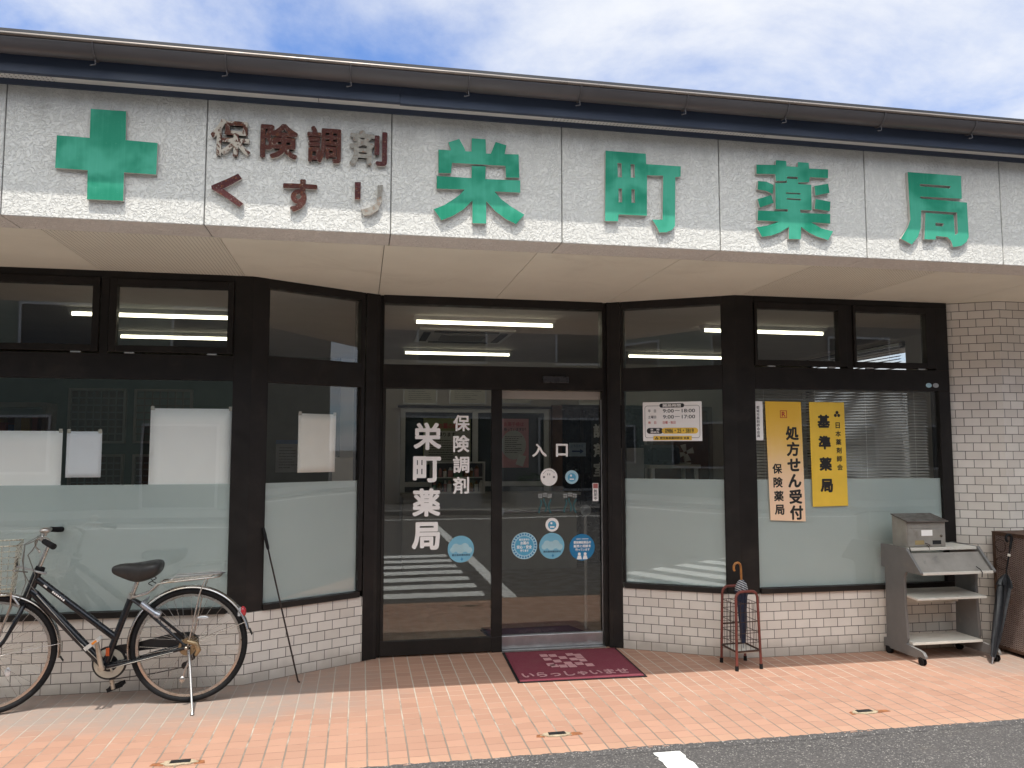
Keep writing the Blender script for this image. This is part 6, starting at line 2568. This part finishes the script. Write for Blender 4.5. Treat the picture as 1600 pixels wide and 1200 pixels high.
for zc in (.79, .66):
    q.tube([(gx0 - .004 - .008 * rnd.random(), 5.235 + .05 * math.cos(a) , zc + .045 * math.sin(a)) for a in [2 * PI * i / 18 for i in range(18)]], .003, 6, True)
q.build('wire_loop', RUSTWIRE, t_)

t_ = thing('umbrella', (4.398, 5.0, 0), 'black furled umbrella leaning from the paving onto the mesh bin', 'umbrella')
p0, p1 = Vector((4.400, 5.000, .004)), Vector((4.722, 5.121, .862))
q = MB()
furled(q, p0.lerp(p1, .05), p0.lerp(p1, .70), [(0, .018), (.10, .025), (.22, .033), (.35, .036), (.50, .042), (.62, .044), (.72, .049), (.82, .052), (.93, .042), (1.0, .016)], folds=6, depth=.52, twist=1.1)
q.build('cloth', BLACKCLOTH, t_)
q = MB()
furled(q, p0.lerp(p1, .60), p0.lerp(p1, .695), [(0, .060), (.5, .048), (1, .018)], folds=8, depth=.55, twist=.4)
q.build('loose_hem', BLACKCLOTH, t_)
q = MB()
q.cyl(p0, p0.lerp(p1, .055), .004, .009, 10)
q.build('ferrule', STEEL, t_)
q = MB()
q.tube([p0.lerp(p1, .69), p0.lerp(p1, .93)], .0055, 10)
q.build('shaft', RUBBER, t_)
q = MB()
q.cyl(p0.lerp(p1, .845), p0.lerp(p1, .865), .010)
q.build('runner', IVORY, t_)
q = MB()
d = (p1 - p0).normalized()
hk = [p0.lerp(p1, .915), p0.lerp(p1, .98)]
cc = p0.lerp(p1, .985) + Vector((-.022, 0, .010))
for i in range(11):
    a = -.3 + PI * 1.45 * i / 10
    hk.append(cc + Vector((.024 * math.cos(a), 0, .026 * math.sin(a))))
q.tube(hk, .0095, 10)
q.build('handle', RUBBER, t_)

# ------------------------------------------------------------------ houses across the street (seen mirrored in the shop glass)
WG = mat('dark_house_window', (0.02, 0.025, 0.03), .08, 0, .1)


def house(x0, x1, y0, y1, h, wallm, roofm, label, wins, roof_h=1.3):
    t2 = thing('house', ((x0 + x1) / 2, (y0 + y1) / 2, 0), label, 'house')
    q = MB()
    q.bx(x0, x1, y0, y1, -.01, h)
    q.build('wall', wallm, t2)
    q = MB()
    e = .5
    q.prism([(x0 - e, y1 + e, h - .1), (x0 - e, y0 - e, h - .1), (x0 - e, (y0 + y1) / 2, h + roof_h)], (x1 - x0 + 2 * e, 0, 0))
    q.build('roof', roofm, t2)
    HF = Fr(0, y1, 180)
    for a, b, c, d in wins:
        q = MB()
        bars(q, HF, [(-b, -a, c, c + .06), (-b, -a, d - .06, d), (-b, -b + .06, c + .06, d - .06), (-a - .06, -a, c + .06, d - .06)], .002, .07)
        f = q.build('window', ALU, t2)
        q = MB()
        q.box(HF, -b + .06, -a - .06, .002, .02, c + .06, d - .06)
        q.build('pane', WG, f)
    return t2


house(-15, -1.5, -18, -9.6, 8.2, mat('green_cladding', (0.17, 0.21, 0.18), .7, 0, .1, 2), mat('grey_tiles', (0.07, 0.07, 0.075), .6, 0, .2, 6), 'two-storey house with pale green cladding across the street', [(-13, -11, 1, 2.3), (-9.5, -7.2, .9, 2.3), (-5.2, -3.4, .02, 2.1), (-12, -10, 3.8, 5), (-8, -6, 3.8, 5), (-4.6, -2.8, 3.8, 5)])
house(-1.35, 9.5, -19, -10.2, 8.6, mat('grey_mortar', (0.20, 0.19, 0.185), .85, 0, .1, 2), mat('brown_tiles', (0.09, 0.06, 0.05), .6, 0, .2, 6), 'grey three-storey house with a shopfront across the street', [(1, 4, .05, 2.4), (5, 8.5, .3, 2.4), (1.5, 3.5, 3.9, 5.1), (5.5, 7.5, 3.9, 5.1), (1.5, 3.5, 6.4, 7.6), (5.5, 7.5, 6.4, 7.6)])
house(9.6, 24, -18, -9.4, 9.4, mat('beige_mortar', (0.24, 0.215, 0.185), .85, 0, .1, 2), mat('grey_tiles', (0.07, 0.07, 0.075), .6, 0, .2, 6), 'tall beige house across the street at the right', [(12, 14.5, .9, 2.2), (16, 19, .9, 2.2), (13, 15, 3.5, 4.7), (17, 19, 3.5, 4.7), (13, 15, 6.3, 7.5), (17, 19, 6.3, 7.5)])
house(-30, -17, -18, -9.8, 5.8, mat('brown_mortar', (0.25, 0.19, 0.155), .85, 0, .1, 2), mat('brown_tiles', (0.09, 0.06, 0.05), .6, 0, .2, 6), 'brown house across the street at the far left', [(-28, -26, .9, 2.2), (-24, -21, .9, 2.2), (-27, -25, 3.6, 4.8)])
# planters on the far pavement
for k, (x, lb) in enumerate([(2.3, 'concrete planter on the far pavement, in front of the grey house'), (4.4, 'concrete planter on the far pavement, near the shopfront window')]):
    t_ = thing('planter', (x, -7.6, .1), lb, 'planter')
    q = MB()
    bars(q, WORLD, [(x - .6, x + .6, .101, .55)], 7.2, 7.26)
    bars(q, WORLD, [(x - .6, x + .6, .101, .55)], 7.94, 8.0)
    bars(q, WORLD, [(x - .6, x - .54, .101, .55), (x + .54, x + .6, .101, .55)], 7.2601, 7.9399)
    bars(q, WORLD, [(x - .5399, x + .5399, .101, .45)], 7.2601, 7.9399)
    q.build('box', mat('planter_concrete', (0.36, 0.35, 0.33), .9, 0, .12, 5), t_)
    q = MB()
    rnd = random.Random(k)
    for i in range(260):
        c = Vector((x + rnd.uniform(-.5, .5), -7.6 + rnd.uniform(-.3, .3), .46 + rnd.random() ** 1.5 * .45))
        a = rnd.uniform(0, 2 * PI)
        e = Vector((math.cos(a), math.sin(a), rnd.uniform(-.3, .6))).normalized() * .07
        f = e.cross(Vector((rnd.uniform(-1, 1), rnd.uniform(-1, 1), 1))).normalized() * .025
        q.add([c - e, c + f, c + e, c - f], [(0, 1, 2, 3)])
    q.build('foliage', mat('shrub_leaf', (0.05, 0.09, 0.03), .6, 0, .4, 9), t_)

t_ = thing('added_screen_wall', (7.9, 9.0, 0), 'unseen grey block wall added outside the side window to dim the blinds', 'wall')  # unseen wall, put here to cut the daylight on the blinds
q = MB()
q.bx(7.85, 8.0, 5.9, 13, 0.001, 2.5)
q.build('blocks', SIDE, t_)
q = MB()
q.bx(7.83, 8.02, 5.88, 13.02, 2.501, 2.56)
q.build('coping', mat('coping_stone', (0.33, 0.32, 0.30), .9), t_)
